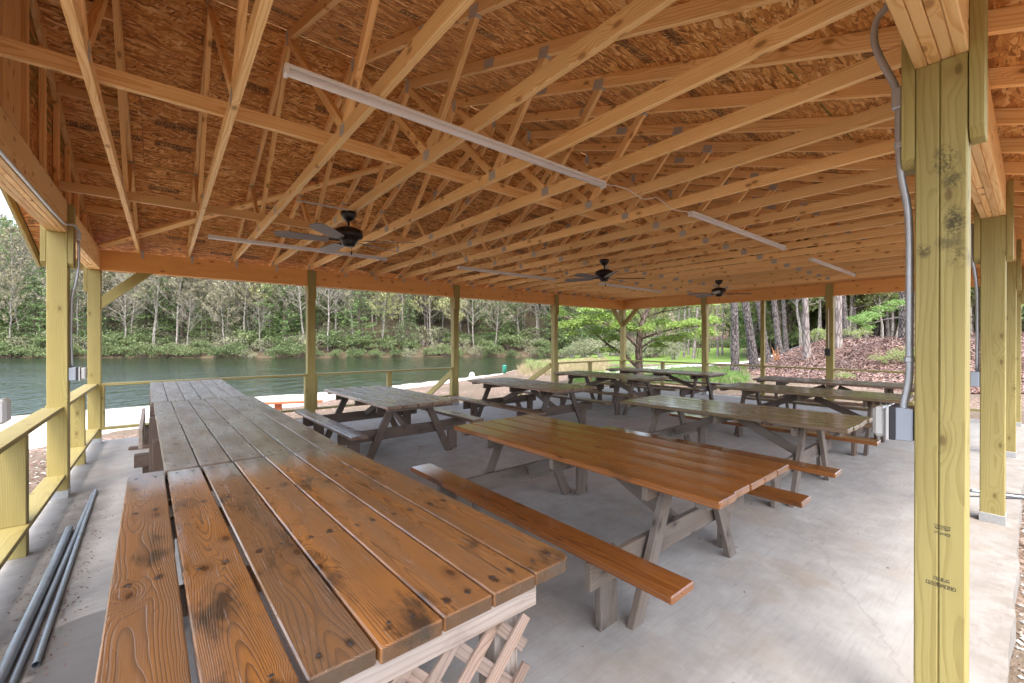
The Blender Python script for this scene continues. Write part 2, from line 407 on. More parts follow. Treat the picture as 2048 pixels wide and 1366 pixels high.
def bd(x, y):
    q = Vector((x-CAM.x, y-CAM.y, 0)); D = q.dot(FW); L = q.dot(RT)
    return (852.4*L/D if D > .5 else -9999 if L < 0 else 9999), D, L
def lake(x, y):
    b, D, L = bd(x, y)
    if b < -2600 or b > 125: return -99., b, D, L
    n, f = interp(b, NEAR), interp(b, FAR)
    return min(D-n, f-D, (125-b)/852*max(D, 1)), b, D, L
def hn(x, y):
    return math.sin(x*.31+1.3)*math.cos(y*.27)*.5 + math.sin(x*.83+y*.61)*.25 + math.sin(x*1.9-y*2.3)*.1
def height(x, y):
    s, b, D, L = lake(x, y)
    if s > 0: return WATER_Z + .05 - min(1.4, s*.30)
    g = -.12 - .40*ss((y-7.5)/2.5) if x > 12 else -.14 - .38*ss((y-7.5)/2.)
    if x < .6: g = -.30 - .2*ss((y-4)/5)
    if -1.5 < x < 14.5 and -1.0 < y < 9.9: g = min(g, -.14 if x > .3 else -.22)
    # beach and bank run down to the water
    if -99 < s <= 0: g = g + (WATER_Z+.05-g)*ss((8+s)/8)
    far = interp(b, FAR)
    if b < 125 and D > far:      # wooded hill over the lake
        g = WATER_Z + .05 + .5*ss((D-far)/1.5) + .34*(D-far)*ss((D-far+6)/20) + hn(x*.2, y*.2)*2*ss((D-far)/25)
        g = min(g, 34 + hn(x*.05, y*.05)*4)
    if b >= 90:
        k = ss((b-90)/70)
        hill = max(-.35, -.35 + .22*(D-118)*ss((D-118)/20)); hill = min(hill, 26)
        base = g if D < 60 or b >= 125 else g
        g2 = -.45 + .0*D if D > 30 else g
        m = 1.9*ss((L-12.2)/8.)*ss((D-13.5)/9.) * ss((b-455)/190)
        m += ss((D-30)/40)*3.0*ss((L-22)/25.)*ss((b-560)/90)
        g2 = max(-.42 + .3*ss((30-D)/16), hill) + m + (hn(x, y)*.10 if m > .2 else 0)
        g = g*(1-k) + g2*k if D > 15 else g
        if D <= 18: g = g*(1-ss((D-12)/6.)) + g2*ss((D-12)/6.) if x > 13.6 else g
    return g + .015*hn(x*3, y*3)
def zone(x, y):
    s, b, D, L = lake(x, y)
    sand = grass = litter = 0.
    if -99 < s < 1.2 and D < 55 and b < 60: sand = ss((6.3+s+hn(x*2, y*2)*.4)/1.) * ss((60-b)/100) if y > 9.6 else 0.
    if y < 12 and x < -1: sand = max(sand, 0)
    if b > 60 and 26 < D < 118: grass = ss((D-30+hn(x, y)*3)/6.) * ss((b-60)/60)*ss((640-b)/80) * (1-ss((L-20+hn(x, y)*2)/4.)*ss((46-D)/4.)*0.0)
    if L > 11 and D > 13 and b > 380: litter = ss((L-11.5+hn(x, y))/2.5)
    litter = litter*ss((b-380-hn(x*2, y*2)*30)/60)
    if D > 46 and b > 460: litter = .0; grass = .45
    if grass and L < 16.5 + (D-30)*.55: litter = min(litter, .0 if D > 33 else litter)
    grass *= (1-litter)
    if x < 0 and y < 9: grass = max(grass, ss((.5-x)/3)*.6*ss(hn(x*2, y*2)+.3))
    return sand, grass, litter, (1. if (-2600 < b < 128 and D > interp(b, FAR)-8) else 0.)

def ground_mat():
    t = NT('ground'); p = t.world
    at_ = t.t.nodes.new('ShaderNodeAttribute'); at_.attribute_name = 'zone'
    z = t.xyz(at_.outputs['Color'])
    n1 = t.noise(p, .35, 5, .6); n2 = t.noise(p, 4, 5, .65); n3 = t.noise(p, 35, 3, .6)
    ch = t.vor(p, 28); cc = t.xyz(ch.outputs['Color'])[0]
    mulch = t.ramp(cc, [(0, (.06, .038, .025)), (.4, (.15, .10, .07)), (.8, (.27, .19, .15)), (1, (.38, .31, .27))])
    lit = t.ramp(t.m_('ADD', t.m_('MULTIPLY', cc, .6), t.m_('MULTIPLY', n2, .4)), [(.15, (.06, .032, .026)), (.5, (.15, .088, .07)), (.8, (.24, .165, .14))])
    sand = t.mix(n3, (.60, .55, .47), (.78, .74, .66))
    sand = t.mix(t.step(n2, .55, .75, 0, .3), sand, (.5, .42, .32))
    gr = t.ramp(t.m_('ADD', t.m_('MULTIPLY', n1, .5), t.m_('MULTIPLY', n2, .5)), [(.3, (.085, .13, .025)), (.55, (.135, .21, .042)), (.75, (.21, .25, .07))])
    woods = t.mix(n2, (.07, .055, .035), (.20, .15, .11))
    c = t.mix(t.step(n1, .4, .6), mulch, woods)
    e = t.m_('MULTIPLY', t.m_('SUBTRACT', n2, .5), .5)
    c = t.mix(t.step(t.m_('ADD', z[2], e), .35, .6), c, lit)
    c = t.mix(t.step(t.m_('ADD', z[1], e), .35, .6), c, gr)
    c = t.mix(t.step(t.m_('ADD', z[0], e), .40, .55), c, sand)
    c = t.mix(t.m_('MULTIPLY', at_.outputs['Alpha'], .85), c, t.mix(n2, (.035, .03, .016), (.11, .085, .05)))
    zz = t.xyz(p)[2]
    c = t.mix(t.step(zz, -.97, -.86, .55, 0), c, (.16, .11, .07))
    t.bump(t.m_('ADD', n3, cc), .03)
    return t.fin(c, .9, 0, .2)
M['ground'] = ground_mat()
def build_ground():
    rs = [0.]; r = .6
    while r < 520: rs.append(r); r *= 1.036; r += .05
    NA = 420
    cx, cy = 5., 2.
    V = [(cx, cy, -.3)]; F = []; cols = [(0, 0, 0, 1)]
    for i, r in enumerate(rs[1:]):
        for k in range(NA):
            a = 2*math.pi*k/NA; x = cx + r*math.cos(a); y = cy + r*math.sin(a)
            V.append((x, y, height(x, y))); cols.append(zone(x, y))
    for k in range(NA): F.append((0, 1+k, 1+(k+1) % NA))
    for i in range(len(rs)-2):
        o = 1+i*NA
        for k in range(NA):
            k2 = (k+1) % NA; F.append((o+k, o+NA+k, o+NA+k2, o+k2))
    g = mesh_obj('ground', V, F, 'ground', smooth=True)
    ca = g.data.color_attributes.new('zone', 'FLOAT_COLOR', 'POINT')
    flat = []
    for c in cols: flat += c
    ca.data.foreach_set('color', flat)
    props(g, 'mulch, leaf litter, lawn and bare woodland soil around the open shelter', kind='structure')
build_ground()

def water():
    t = NT('lake_water'); p = t.world
    v = t.rot(p, -YAW)
    a = t.noise(t.vm('MULTIPLY', v, (.42, 1.1, 1)), 1, 3, .6, .3); b = t.noise(t.vm('MULTIPLY', v, (1.7, 4.2, 1)), 1, 3, .65)
    d = t.noise(p, .12, 2); g_ = t.noise(p, .06, 3)
    t.bump(t.m_('MULTIPLY', t.m_('ADD', a, t.m_('MULTIPLY', b, .30)), t.step(g_, .3, .7, .6, 1.3)), .34, 1.)
    c = t.mix(d, (.007, .017, .008), (.010, .022, .010))
    return t.fin(c, .07, 0, .5)
M['water'] = water()
V = []; F = []
bs = list(range(-2600, 126, 25))
for b in bs:
    n, f = interp(b, NEAR)-1.2, interp(b, FAR)+3
    for k in range(9):
        D = n + (f-n)*k/8; q = at(b, D, WATER_Z); V.append(q)
for i in range(len(bs)-1):
    for k in range(8): o = i*9+k; F.append((o, o+9, o+10, o+1))
props(mesh_obj('water', V, F, 'water'), 'rippled green lake water between the sandy beach and the wooded hill', kind='structure')

# concrete slab: ragged, slightly broken right edge
sl_pts = [(.36, .585)]
xs = [.36 + i*(13.34-.36)/60 for i in range(61)]
rr = random.Random(3)
edge = [(x, .60 + rr.uniform(-.012, .012)) for x in xs]
outline = edge + [(13.34, 9.32), (.36, 9.32)]
V = [(x, y, 0) for x, y in outline] + [(x, y, -.24) for x, y in outline]; n = len(outline)
F = [tuple(range(n)), tuple(range(2*n-1, n-1, -1))] + [(i, n+i, n+(i+1) % n, (i+1) % n) for i in range(n)]
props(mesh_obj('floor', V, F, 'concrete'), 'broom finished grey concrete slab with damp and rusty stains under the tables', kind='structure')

def strip(name, pts, w_, mat, lab, z=.012):
    V = []; F = []
    for i, q in enumerate(pts):
        q = Vector(q); d = (Vector(pts[min(i+1, len(pts)-1)])-Vector(pts[max(i-1, 0)])); d.z = 0; d.normalize(); nrm = Vector((-d.y, d.x, 0))
        for s_ in (-1, 1):
            e = q + nrm*s_*w_/2; V.append((e.x, e.y, height(e.x, e.y)+z))
        if i: F.append((2*i-2, 2*i-1, 2*i+1, 2*i))
    return props(mesh_obj(name, V, F, mat), lab, kind='structure')
M['path'] = simple('pale_gravel_path', (.46, .44, .41), .9, nz=.15, scale=6)
pp = []
for i in range(40):
    t = i/39; pp.append(at(160 + 480*t**1.1, 22 + 20*t, 0))
strip('path', pp, 1.7, 'path', 'pale footpath curving across the lawn beyond the shelter', .06)

# ------------------------------------------------------------------ pavilion
PV = thing('pavilion', (.5, .75, 0), 'open timber pavilion with orange pine trusses over yellow treated posts and a concrete floor', 'pavilion')
PH = .070
WX = [.52, 3.449, 6.618, 9.926, 13.12]        # posts on the water side
RX = [.52, 3.56, 6.66, 9.82, 13.0]            # posts on the wooded side
YW, YR = 9.18, .7475
BZ0, BZ1 = 2.525, 2.815
def post(x, y, h=BZ0, w_=.14, base=True, name='post', z0=0.):
    p = board(name, (x, y, z0+(.01 if base else 0)), (x, y, h), w_, w_, 'treated', PV, up=(0, 1, 0), bev=.005)
    if base:
        t = w_/2+.004
        board('post_base', (x, y, .0), (x, y, .075), 2*t, 2*t, 'galv', p, up=(0, 1, 0), bev=.002)
    return p
def block(x, y, axis, side, z0=2.21, z1=2.80, w_=.14, off=PH):
    """short 2x6 scab with clipped lower corner nailed over post and beam"""
    L = z1-z0; c = .035
    pts = [(-L/2+c, -w_/2), (L/2, -w_/2), (L/2, w_/2), (-L/2+c, w_/2), (-L/2, w_/2-.03), (-L/2, -w_/2+.03)]
    cen = Vector((x, y, (z0+z1)/2)) + axis*side*(off+.02)
    xx = Z; zz = axis*side; yy = zz.cross(xx)
    R = Matrix((xx, yy, zz)).transposed().to_4x4(); R.translation = cen
    return poly('scab_block', R, pts, .038, 'treated', PV)
for i, x in enumerate(WX):
    post(x, YW, base=True)
    if 0 < i < 4: block(x, YW, Y, -1, 2.23); block(x, YW, Y, 1, 2.23)
block(WX[0], YW, Y, 1); block(WX[4], YW, Y, 1)
board('scab_block', (.45-.02, YW, 2.2), (.43, YW, 2.8), .14, .038, 'treated', PV, up=(1, 0, 0))
# left end post with scabs both sides, and the next one nearer
for y in (6.42, 3.68):
    post(.52, y); block(.52, y, X, 1, 2.20); block(.52, y, X, -1, 2.20)
# far end posts
for y in (6.40, 3.485):
    post(13.12, y); block(13.12, y, X, -1, 2.23, 2.80); block(13.12, y, X, 1, 2.23, 2.80)
board('post', (13.12, 4.905, 0), (13.12, 4.905, BZ0), .089, .089, 'treated', PV, up=(0, 1, 0), bev=.004)
# wooded side posts: the first in view is two plies with an open joint
for i, x in enumerate(RX):
    if i == 1: continue
    post(x, YR)
    block(x, YR, Y, 1, 2.16); block(x, YR, Y, -1, 2.16)
def near_post_mat():
    m = M['treated'].copy(); m.name = 'treated_pine_smudged'
    nt = m.node_tree; b = [n for n in nt.nodes if n.type == 'BSDF_PRINCIPLED'][0]
    src = b.inputs['Base Color'].links[0].from_socket
    t = NT.__new__(NT); t.m = m; t.t = nt; t.b = b; t._tc = None; t._oi = None
    p = t.xyz(t.world)
    acc = None
    for (y, z, ry, rz, a) in ((.735, 2.16, .035, .055, .95), (.715, 2.08, .03, .04, .7), (.71, 1.93, .03, .06, .9), (.725, 1.86, .04, .04, .6), (.70, 1.80, .03, .04, .8), (.79, 1.84, .02, .03, .8)):
        q = t.m_('ADD', t.m_('POWER', t.m_('DIVIDE', t.m_('SUBTRACT', p[1], y), ry), 2.), t.m_('POWER', t.m_('DIVIDE', t.m_('SUBTRACT', p[2], z), rz), 2.))
        e = t.step(q, 0., 1.6, a, 0)
        acc = e if acc is None else t.m_('MAXIMUM', acc, e)
    n = t.noise(t.world, 95, 5, .8); n2 = t.noise(t.world, 16, 3)
    k = t.m_('MULTIPLY', t.step(t.m_('ADD', t.m_('MULTIPLY', n, .7), t.m_('MULTIPLY', n2, .5)), .52, .68), acc)
    c = t.mix(t.m_('MULTIPLY', k, .95), src, (.025, .022, .012))
    nt.links.new(c, b.inputs['Base Color'])
    M['treated_s'] = m
near_post_mat()
NPX = RX[1]
npA = board('post', (NPX, .7835, .01), (NPX, .7835, BZ0), .138, .065, 'treated_s', PV, up=(0, 1, 0), bev=.004)
npB = board('post', (NPX, .7150, .01), (NPX, .7150, BZ0), .138, .069, 'treated_s', PV, up=(0, 1, 0), bev=.004)
board('post_base', (NPX, YR, 0), (NPX, YR, .075), .148, .148, 'galv', npB, up=(0, 1, 0), bev=.002)
block(NPX, YR, Y, 1, 2.16, off=.069); block(NPX, YR, Y, -1, 2.22, off=.069)

# four-ply beams, butted over the posts
def beam_run(pts, y_or_x, along, inner):
    plies = [-.0525, -.0175, .0175, .0525]
    for i in range(len(pts)-1):
        for j, d in enumerate(plies):
            a, b = pts[i], pts[i+1]
            dz = rnd.uniform(-.002, .002)
            g = .0015
            if along == 'x': p0, p1, up = (a+g, y_or_x+d, (BZ0+BZ1)/2+dz), (b-g, y_or_x+d, (BZ0+BZ1)/2+dz), (0, 1, 0)
            else: p0, p1, up = (y_or_x+d, a+g, (BZ0+BZ1)/2+dz), (y_or_x+d, b-g, (BZ0+BZ1)/2+dz), (1, 0, 0)
            board('beam_ply', p0, p1, BZ1-BZ0, .0335, inner, PV, up=up, bev=.003)
beam_run([.45, 3.449, 6.618, 9.926, 13.19], YW, 'x', 'beam')
beam_run([.45, 3.56, 6.66, 9.82, 13.19], YR, 'x', 'truss')
beam_run([.82, 3.68, 6.42, 9.108], .52, 'y', 'truss')
beam_run([.82, 3.485, 6.40, 9.108], 13.12, 'y', 'beam')

# knee braces at the two lake corners
def knee(post_pt, dirv, h=.57, mat='treated'):
    """post_pt: point on post axis face at beam underside"""
    a = Vector(post_pt); nrm = dirv.cross(Z)
    L = h
    wv = .13
    # outline in (dir, z) plane: cut parallel to post and to beam
    pts = [(0, -L), (0, -L+.18), (L-.19+.01, -.001), (L+.01, -.001)]
    R = Matrix((dirv, Z, dirv.cross(Z))).transposed().to_4x4()
    # grain runs along the brace: rotate frame 45 degrees
    ang = math.radians(45); R2 = Matrix.Rotation(ang, 4, 'Z')
    q = [(x*math.cos(-ang)-y*math.sin(-ang), x*math.sin(-ang)+y*math.cos(-ang)) for x, y in pts]
    RR = R @ R2; RR.translation = a
    return poly('knee_brace', RR, q, .085, mat, PV)
knee((.591, 9.165, BZ0), X)
knee((13.049, 9.165, BZ0), -X)
knee((13.10, 9.109, BZ0), -Y)
knee((.53, 9.109, BZ0), -Y) if False else None

# rails
RZ = .87
def rail(p0, p1, w_=.14, name='handrail'):
    return board(name, p0, p1, w_, .036, 'treated', PV, bev=.003)
g = .071
for y0, y1 in ((.9, 3.68-g), (3.68+g, 6.42-g), (6.42+g, YW-g)):
    rail((.49, y0, RZ-.018), (.49, y1, RZ-.018)); rail((.505, y0, .205), (.505, y1, .205), name='lower_rail')
for y in (2.2, 4.985, 7.82):
    board('rail_post', (.49, y, .224), (.49, y, RZ-.037), .138, .085, 'treated', PV, up=(0, 1, 0))
    board('rail_post', (.49, y, .0), (.49, y, .186), .138, .085, 'treated', PV, up=(0, 1, 0))
for a, b in ((0, 1), (1, 2), (3, 4)):
    rail((WX[a]+g, 9.18, RZ-.018), (WX[b]-g, 9.18, RZ-.018), .13)
    rail((WX[a]+g, 9.18, .205), (WX[b]-g, 9.18, .205), .13, 'lower_rail')
for x in (5.0, 11.46, 1.98):
    board('rail_post', (x, 9.18, .224), (x, 9.18, RZ-.037), .09, .09, 'treated', PV, up=(0, 1, 0))
    board('rail_post', (x, 9.18, .0), (x, 9.18, .186), .09, .09, 'treated', PV, up=(0, 1, 0))
# stiles beside the posts that carry the rail ends
for x, s_ in ((WX[0], 1), (WX[1], -1), (WX[1], 1), (WX[2], -1), (WX[3], 1), (WX[4], -1)):
    board('rail_stile', (x+s_*.089, 9.18, .224), (x+s_*.089, 9.18, RZ-.037), .12, .036, 'treated', PV, up=(1, 0, 0))
for y0, y1 in ((.9, 3.485-g), (3.485+g, 4.905-.046), (4.905+.046, 6.40-g), (6.40+g, YW-g)):
    rail((13.12, y0, RZ-.018), (13.12, y1, RZ-.018), .13); rail((13.12, y0, .205), (13.12, y1, .205), .13, 'lower_rail')
for y in (2.13, 7.72):
    board('rail_post', (13.12, y, .224), (13.12, y, RZ-.037), .09, .09, 'treated', PV, up=(0, 1, 0))
    board('rail_post', (13.12, y, .0), (13.12, y, .186), .09, .09, 'treated', PV, up=(0, 1, 0))
# beach steps between the third and fourth lake posts
for x in (WX[2]+.05, WX[3]-.05):
    board('stair_handrail', (x, 9.27, .80), (x, 10.75, -.02), .14, .04, 'treated', PV, up=(1, 0, 0))
    board('stair_post', (x, 10.62, -.85), (x, 10.62, .08), .089, .089, 'treated', PV, up=(0, 1, 0))
for k in range(3):
    board('stair_tread', (WX[2]+.08, 9.50+k*.3, -.16-.16*k), (WX[3]-.08, 9.50+k*.3, -.16-.16*k), .28, .04, 'treated', PV)

# trusses
YC = 4.965; HS = 4.285; PITCH = .347; CH = .089; VT = CH*math.sqrt(1+PITCH**2)
def tz(y): return 2.822 + PITCH*(HS-abs(y-YC))      # underside of top chord
ZB0, ZB1 = BZ1+.003, BZ1+.003+CH
def seg(name, a, b, x, parent, w_=CH, t=.038, mat='truss'):
    a = Vector((x, a[0], a[1])); b = Vector((x, b[0], b[1]))
    return board(name, a, b, w_, t, mat, parent, up=(1, 0, 0), bev=.002)
def plate(x, y, z, wy, wz, parent, ang=0.):
    d = Vector((0, math.cos(ang), math.sin(ang))); p = Vector((x, y, z))
    return board('gusset_plate', p-d*wy/2, p+d*wy/2, wz, .0415, 'plate', parent, up=(1, 0, 0), bev=0)
def truss(x, par):
    hc = VT/2
    # bottom chord in two lengths meeting at the splice plate
    root = seg('roof_truss', (YC-HS+.0, (ZB0+ZB1)/2), (5.53, (ZB0+ZB1)/2), x, par)
    seg('bottom_chord', (5.532, (ZB0+ZB1)/2), (YC+HS, (ZB0+ZB1)/2), x, root)
    for s_ in (-1, 1):
        ye = YC + s_*(HS+.56); yr = YC + s_*.012
        z = lambda y: tz(y) + hc if abs(y-YC) <= HS else 2.822 - PITCH*(abs(y-YC)-HS) + hc
        ys = YC + s_*HS*.36
        seg('top_chord', (ye, z(ye)+.0), (ys+s_*.001, z(ys)), x, root)
        seg('top_chord', (ys-s_*.001, z(ys)), (yr, z(YC)-.004), x, root)
        an = math.atan(-s_*PITCH)
        plate(x, ys, z(ys), .14, .07, root, an)
        plate(x, YC+s_*(HS-.14), (ZB0+ZB1)/2+.012, .17, .06, root, 0)
        yt, yb = YC+s_*HS*.515, YC+s_*1.59
        seg('web', (yt, tz(yt)+.002), (yb-s_*.0+s_*.03, ZB1-.002), x, root, .064)
        seg('web', (yb-s_*.03, ZB1-.002), (YC+s_*.03, tz(YC)-.02), x, root, .064)
        plate(x, yt, tz(yt)+.022, .10, .075, root, an)
        plate(x, yb, (ZB0+ZB1)/2+.006, .085, .07, root)
    plate(x, 5.53, (ZB0+ZB1)/2, .10, .066, root)
    plate(x, YC, tz(YC)+.028, .07, .12, root)
    return root
first = None
for k in range(20):
    x = 1.004 + .605*k
    if first is None: first = truss(x, PV)
    else:
        c = copy_tree(first, PV)
        c.matrix_basis = Matrix.Translation((.605*k, 0, 0)) @ first.matrix_basis
# gable frames with studs and sheathing
for gx, out in ((.50, -1), (13.13, 1)):
    root = seg('gable_truss', (YC-HS, (ZB0+ZB1)/2), (YC+HS, (ZB0+ZB1)/2), gx, PV)
    for s_ in (-1, 1):
        ye = YC + s_*(HS+.56)
        seg('top_chord', (ye, 2.822-PITCH*.56+VT/2), (YC+s_*.01, tz(YC)+VT/2), gx, root)
    for k in range(-6, 7):
        y = YC + k*.61 + .3
        if abs(y-YC) < HS-.15: seg('gable_stud', (y, ZB1+.001), (y, tz(y)-.001), gx, root, .075)
    # OSB sheathing cut to the gable triangle
    sx = gx + out*.028
    R = Matrix((Y, Z, X)).transposed().to_4x4(); R.translation = Vector((sx, YC, BZ1))
    for k, (a, b) in enumerate(((-4.28, -2.44), (-2.437, -.003), (.0, 2.437), (2.44, 4.28))):
        poly('gable_sheathing', R, [(a, 0), (b, 0), (b, tz(YC+b)+VT-BZ1), (a, tz(YC+a)+VT-BZ1)] if k != 9 else [], .012, 'osb', root, 0)
board('gable_backing', (.53, 4.72, 2.92), (.53, 4.72, 4.2), .42, .02, 'truss', PV, up=(1, 0, 0))
# lookouts between gable and first truss, continuous lateral braces, diagonal brace
for y in (6.36, 7.44, 8.28, 5.4, 3.9, 2.9, 1.8):
    for x0, x1 in ((.521, .983), (12.52, 13.109)):
        z = tz(y)+.02; board('lookout', (x0, y, z+.03), (x1, y, z+.03), .089, .038, 'truss', PV, up=(0, 1, 0))
for y, xs_ in ((3.76, (.53, 4.62, 8.9, 13.1)), (6.32, (.53, 4.9, 9.2, 13.1))):
    for a, b in zip(xs_, xs_[1:]):
        board('lateral_brace', (a+.002, y, ZB1+.046), (b-.002, y, ZB1+.046), .089, .038, 'truss', PV, up=(0, 1, 0))
for s_ in (1,):
    a = Vector((.60, 9.02, 2.855)); b = Vector((4.4, 5.42, tz(5.42)-.025))
    board('diagonal_brace', a, b, .089, .038, 'truss', PV, up=(0, PITCH, 1))
a = Vector((8.6, .95, tz(.95)-.025)); b = Vector((12.4, 4.5, tz(4.5)-.025)); board('diagonal_brace', a, b, .089, .038, 'truss', PV, up=(0, -PITCH, 1))
# small steel ties where trusses sit on the lake beam
tie = board('truss_tie', (1.05, 9.1045, 2.74), (1.05, 9.1045, 2.86), .03, .004, 'galv', PV, up=(0, 1, 0), bev=0)
for k in range(1, 20):
    c = tie.copy(); COL.objects.link(c); c.parent = PV; c.matrix_basis = Matrix.Translation((.605*k, 0, 0)) @ tie.matrix_basis
# roof sheets with narrow gaps, underlay and shingle skin above
slope = math.atan(PITCH); cs, sn = math.cos(slope), math.sin(slope)
x0r, x1r = -.10, 13.73
for s_ in (-1, 1):
    yv = Vector((0, s_*cs, -sn)); nv = Vector((0, s_*sn, cs))
    top = Vector((0, YC, tz(YC)+VT)) + nv*.0075
    total = (HS+.60)/cs; rows = [0, 1.22, 2.44, 3.66, 4.88, total]
    for r_ in range(len(rows)-1):
        a, b = rows[r_], rows[r_+1]
        if b-a < .05: continue
        x = x0r - (1.22 if r_ % 2 else 0)
        while x < x1r-.01:
            xa, xb = max(x, x0r), min(x+2.44, x1r)
            if xb-xa > .05:
                c = top + yv*((a+b)/2); c.x = (xa+xb)/2
                board('roof_sheet', c-X*((xb-xa)/2-.0015), c+X*((xb-xa)/2-.0015), b-a-.003, .012, 'osb', PV, up=nv, bev=0)
            x += 2.44
M['shingle'] = simple('dark_shingle', (.06, .055, .05), .9, nz=.3)
for s_ in (-1, 1):
    yv = Vector((0, s_*cs, -sn)); nv = Vector((0, s_*sn, cs))
    top = Vector((0, YC, tz(YC)+VT)) + nv*.026; total = (HS+.64)/cs
    c = top + yv*(total/2); c.x = (x0r+x1r)/2
    board('roof_covering', c-X*((x1r-x0r)/2+.03), c+X*((x1r-x0r)/2+.03), total, .02, 'shingle', PV, up=nv, bev=0)
# barge boards and eave boards
for xx in (-.13, 13.76):
    for s_ in (-1, 1):
        ye = YC+s_*(HS+.62); zc = VT-.055
        board('barge_board', (xx, ye, 2.822-PITCH*.62+zc), (xx, YC+s_*.001, tz(YC)+zc), .14, .036, 'treated', PV, up=(1, 0, 0))
    for s_ in (-1, 1):
        pass
for s_ in (-1, 1):
    ye = YC+s_*(HS+.60); board('eave_board', (-.11, ye, 2.822-PITCH*.6+.045), (13.74, ye, 2.822-PITCH*.6+.045), .14, .036, 'treated', PV, up=(0, 1, 0))
# printed tags on timber
GLYPH = {'0': [[(0, 0), (0, 1), (.6, 1), (.6, 0), (0, 0)]], '2': [[(0, 1), (.6, 1), (.6, .55), (0, .45), (0, 0), (.6, 0)]],
         'A': [[(0, 0), (0, .7), (.3, 1), (.6, .7), (.6, 0)], [(0, .42), (.6, .42)]], '8': [[(0, 0), (0, 1), (.6, 1), (.6, 0), (0, 0)], [(0, .52), (.6, .52)]],
         'D': [[(0, 0), (0, 1), (.4, 1), (.6, .75), (.6, .25), (.4, 0), (0, 0)]]}
def text(body, size, Mw, mat, parent, name='printed_tag'):
    V = []; F = []; h = .085*size
    for i, ch in enumerate(body):
        ox = (i-len(body)/2)*.86*size
        for line in GLYPH[ch]:
            for a, b in zip(line, line[1:]):
                p = Vector((ox+a[0]*size, a[1]*size, 0)); q = Vector((ox+b[0]*size, b[1]*size, 0)); d = (q-p).normalized()*h; e = Vector((-d.y, d.x, 0))
                n = len(V); V += [p-d-e, q+d-e, q+d+e, p-d+e]; F.append((n, n+1, n+2, n+3))
    return mesh_obj(name, V, F, mat, parent, Mw)
def facing(n, up, loc):
    n = Vector(n); up = Vector(up); x = up.cross(n)
    R = Matrix((x, up, n)).transposed().to_4x4(); R.translation = Vector(loc); return R
text('0220A08D', .0115, facing((-1, 0, 0), Z, (NPX-.0695, .742, .604)), 'ink', npB)
def glyph_rows(cx, cz, rows, seed, px=.0026):
    R_ = random.Random(seed); V = []; F = []
    for j in range(rows):
        for i in range(17):
            if R_.random() < .58:
                y = cx - (i-8)*px*.95; z = cz + (j-rows/2)*px
                n = len(V); V += [(0, y-px*.42, z), (0, y+px*.42, z), (0, y+px*.42, z+px*.8), (0, y-px*.42, z+px*.8)]; F.append((n, n+1, n+2, n+3))
    o = mesh_obj('printed_tag', V, F, 'ink', npB, Matrix.Translation((NPX-.0695, 0, 0)))
    o['kind'] = 'stuff'
glyph_rows(.742, .632, 5, 1); glyph_rows(.740, .822, 7, 2); glyph_rows(.740, .80, 4, 5)

# ------------------------------------------------------------------ electrical
def elec_box(x, y, z, face, lab, name='outlet_box'):
    """face: outward direction of the box from the post face; (x,y) point on the post face"""
    face = Vector(face); side = face.cross(Z)
    t = thing(name, (x, y, z-.07), lab, 'outlet box', 'weatherproof outlets on the posts')
    def bx(nm, d0, d1, w_, h, mat, bev):
        c0 = Vector((x, y, z)) + face*d0; c1 = Vector((x, y, z)) + face*d1
        return board(nm, c0, c1, w_, h, mat, t, up=(0, 0, 1), bev=bev)
    bx('back_box', .001, .052, .115, .125, 'box', .003)
    bx('gasket', .0525, .070, .118, .128, 'gasket', .001)
    bx('frame', .0705, .080, .124, .134, 'bubble', .002)
    bx('cover', .0805, .122, .105, .118, 'bubble', .012)
    b = board('screw', Vector((x, y, z+.066))+face*.07, Vector((x, y, z+.066))+face*.078, .006, .006, 'galv', t, up=(0, 0, 1), bev=.001)
    return t
elec_box(NPX-.005, .8195, 1.18, (0, 1, 0), 'grey outlet box with clear cover on the big near post')
elec_box(.591, 6.42, 1.175, (1, 0, 0), 'grey outlet box with clear cover low on the left end post beside the lake corner')
elec_box(.591, 3.69, 1.158, (1, 0, 0), 'grey outlet box cut off by the left edge of the photo')
elec_box(RX[2]-.03, .8195, 1.18, (0, 1, 0), 'small dark outlet box seen between the two big right posts')
def lb(loc, parent, d=(0, 0, 1)):
    return board('conduit_fitting', Vector(loc)-Z*.045, Vector(loc)+Z*.04, .032, .034, 'conduit', parent, up=(0, 1, 0), bev=.006)
cl = 'conduit runs on the pavilion'
t = thing('conduit', (NPX-.03, .83, 1.24), 'bent steel conduit dropping from the beam down the big near post', 'conduit', cl)
cx = NPX-.03
path_ = [(cx, .895, 3.05), (cx, .895, 2.86), (cx, .935, 2.80), (cx, .943, 2.72), (cx, .925, 2.64), (cx, .884, 2.52), (cx, .875, 2.48)]
tube('upper_bend', path_, .0125, 'conduit', t)
lb((cx, .872, 2.455), t)
tube('long_drop', [(cx, .868, 2.42), (cx, .868, 2.3), (cx, .862, 2.16), (cx, .842, 2.02), (cx, .836, 1.9), (cx, .835, 1.7), (cx, .835, 1.5), (cx, .836, 1.36), (cx, .85, 1.26), (cx, .85, 1.2405)], .0125, 'conduit', t)
for z in (2.27, 1.43): board('coupling', (cx, .866 if z > 2 else .8355, z-.016), (cx, .866 if z > 2 else .8355, z+.016), .031, .031, 'conduit', t, up=(0, 1, 0), bev=.008)
t = thing('conduit', (.62, 6.42, 1.24), 'steel conduit running along the left beam and down the left end post', 'conduit', cl)
tube('beam_run', [(.601, .9, 2.53), (.601, 2.5, 2.535), (.601, 4.6, 2.54), (.603, 5.9, 2.545), (.61, 6.22, 2.58), (.64, 6.33, 2.60), (.657, 6.42, 2.56)], .0105, 'conduit', t)
lb((.658, 6.42, 2.52), t)
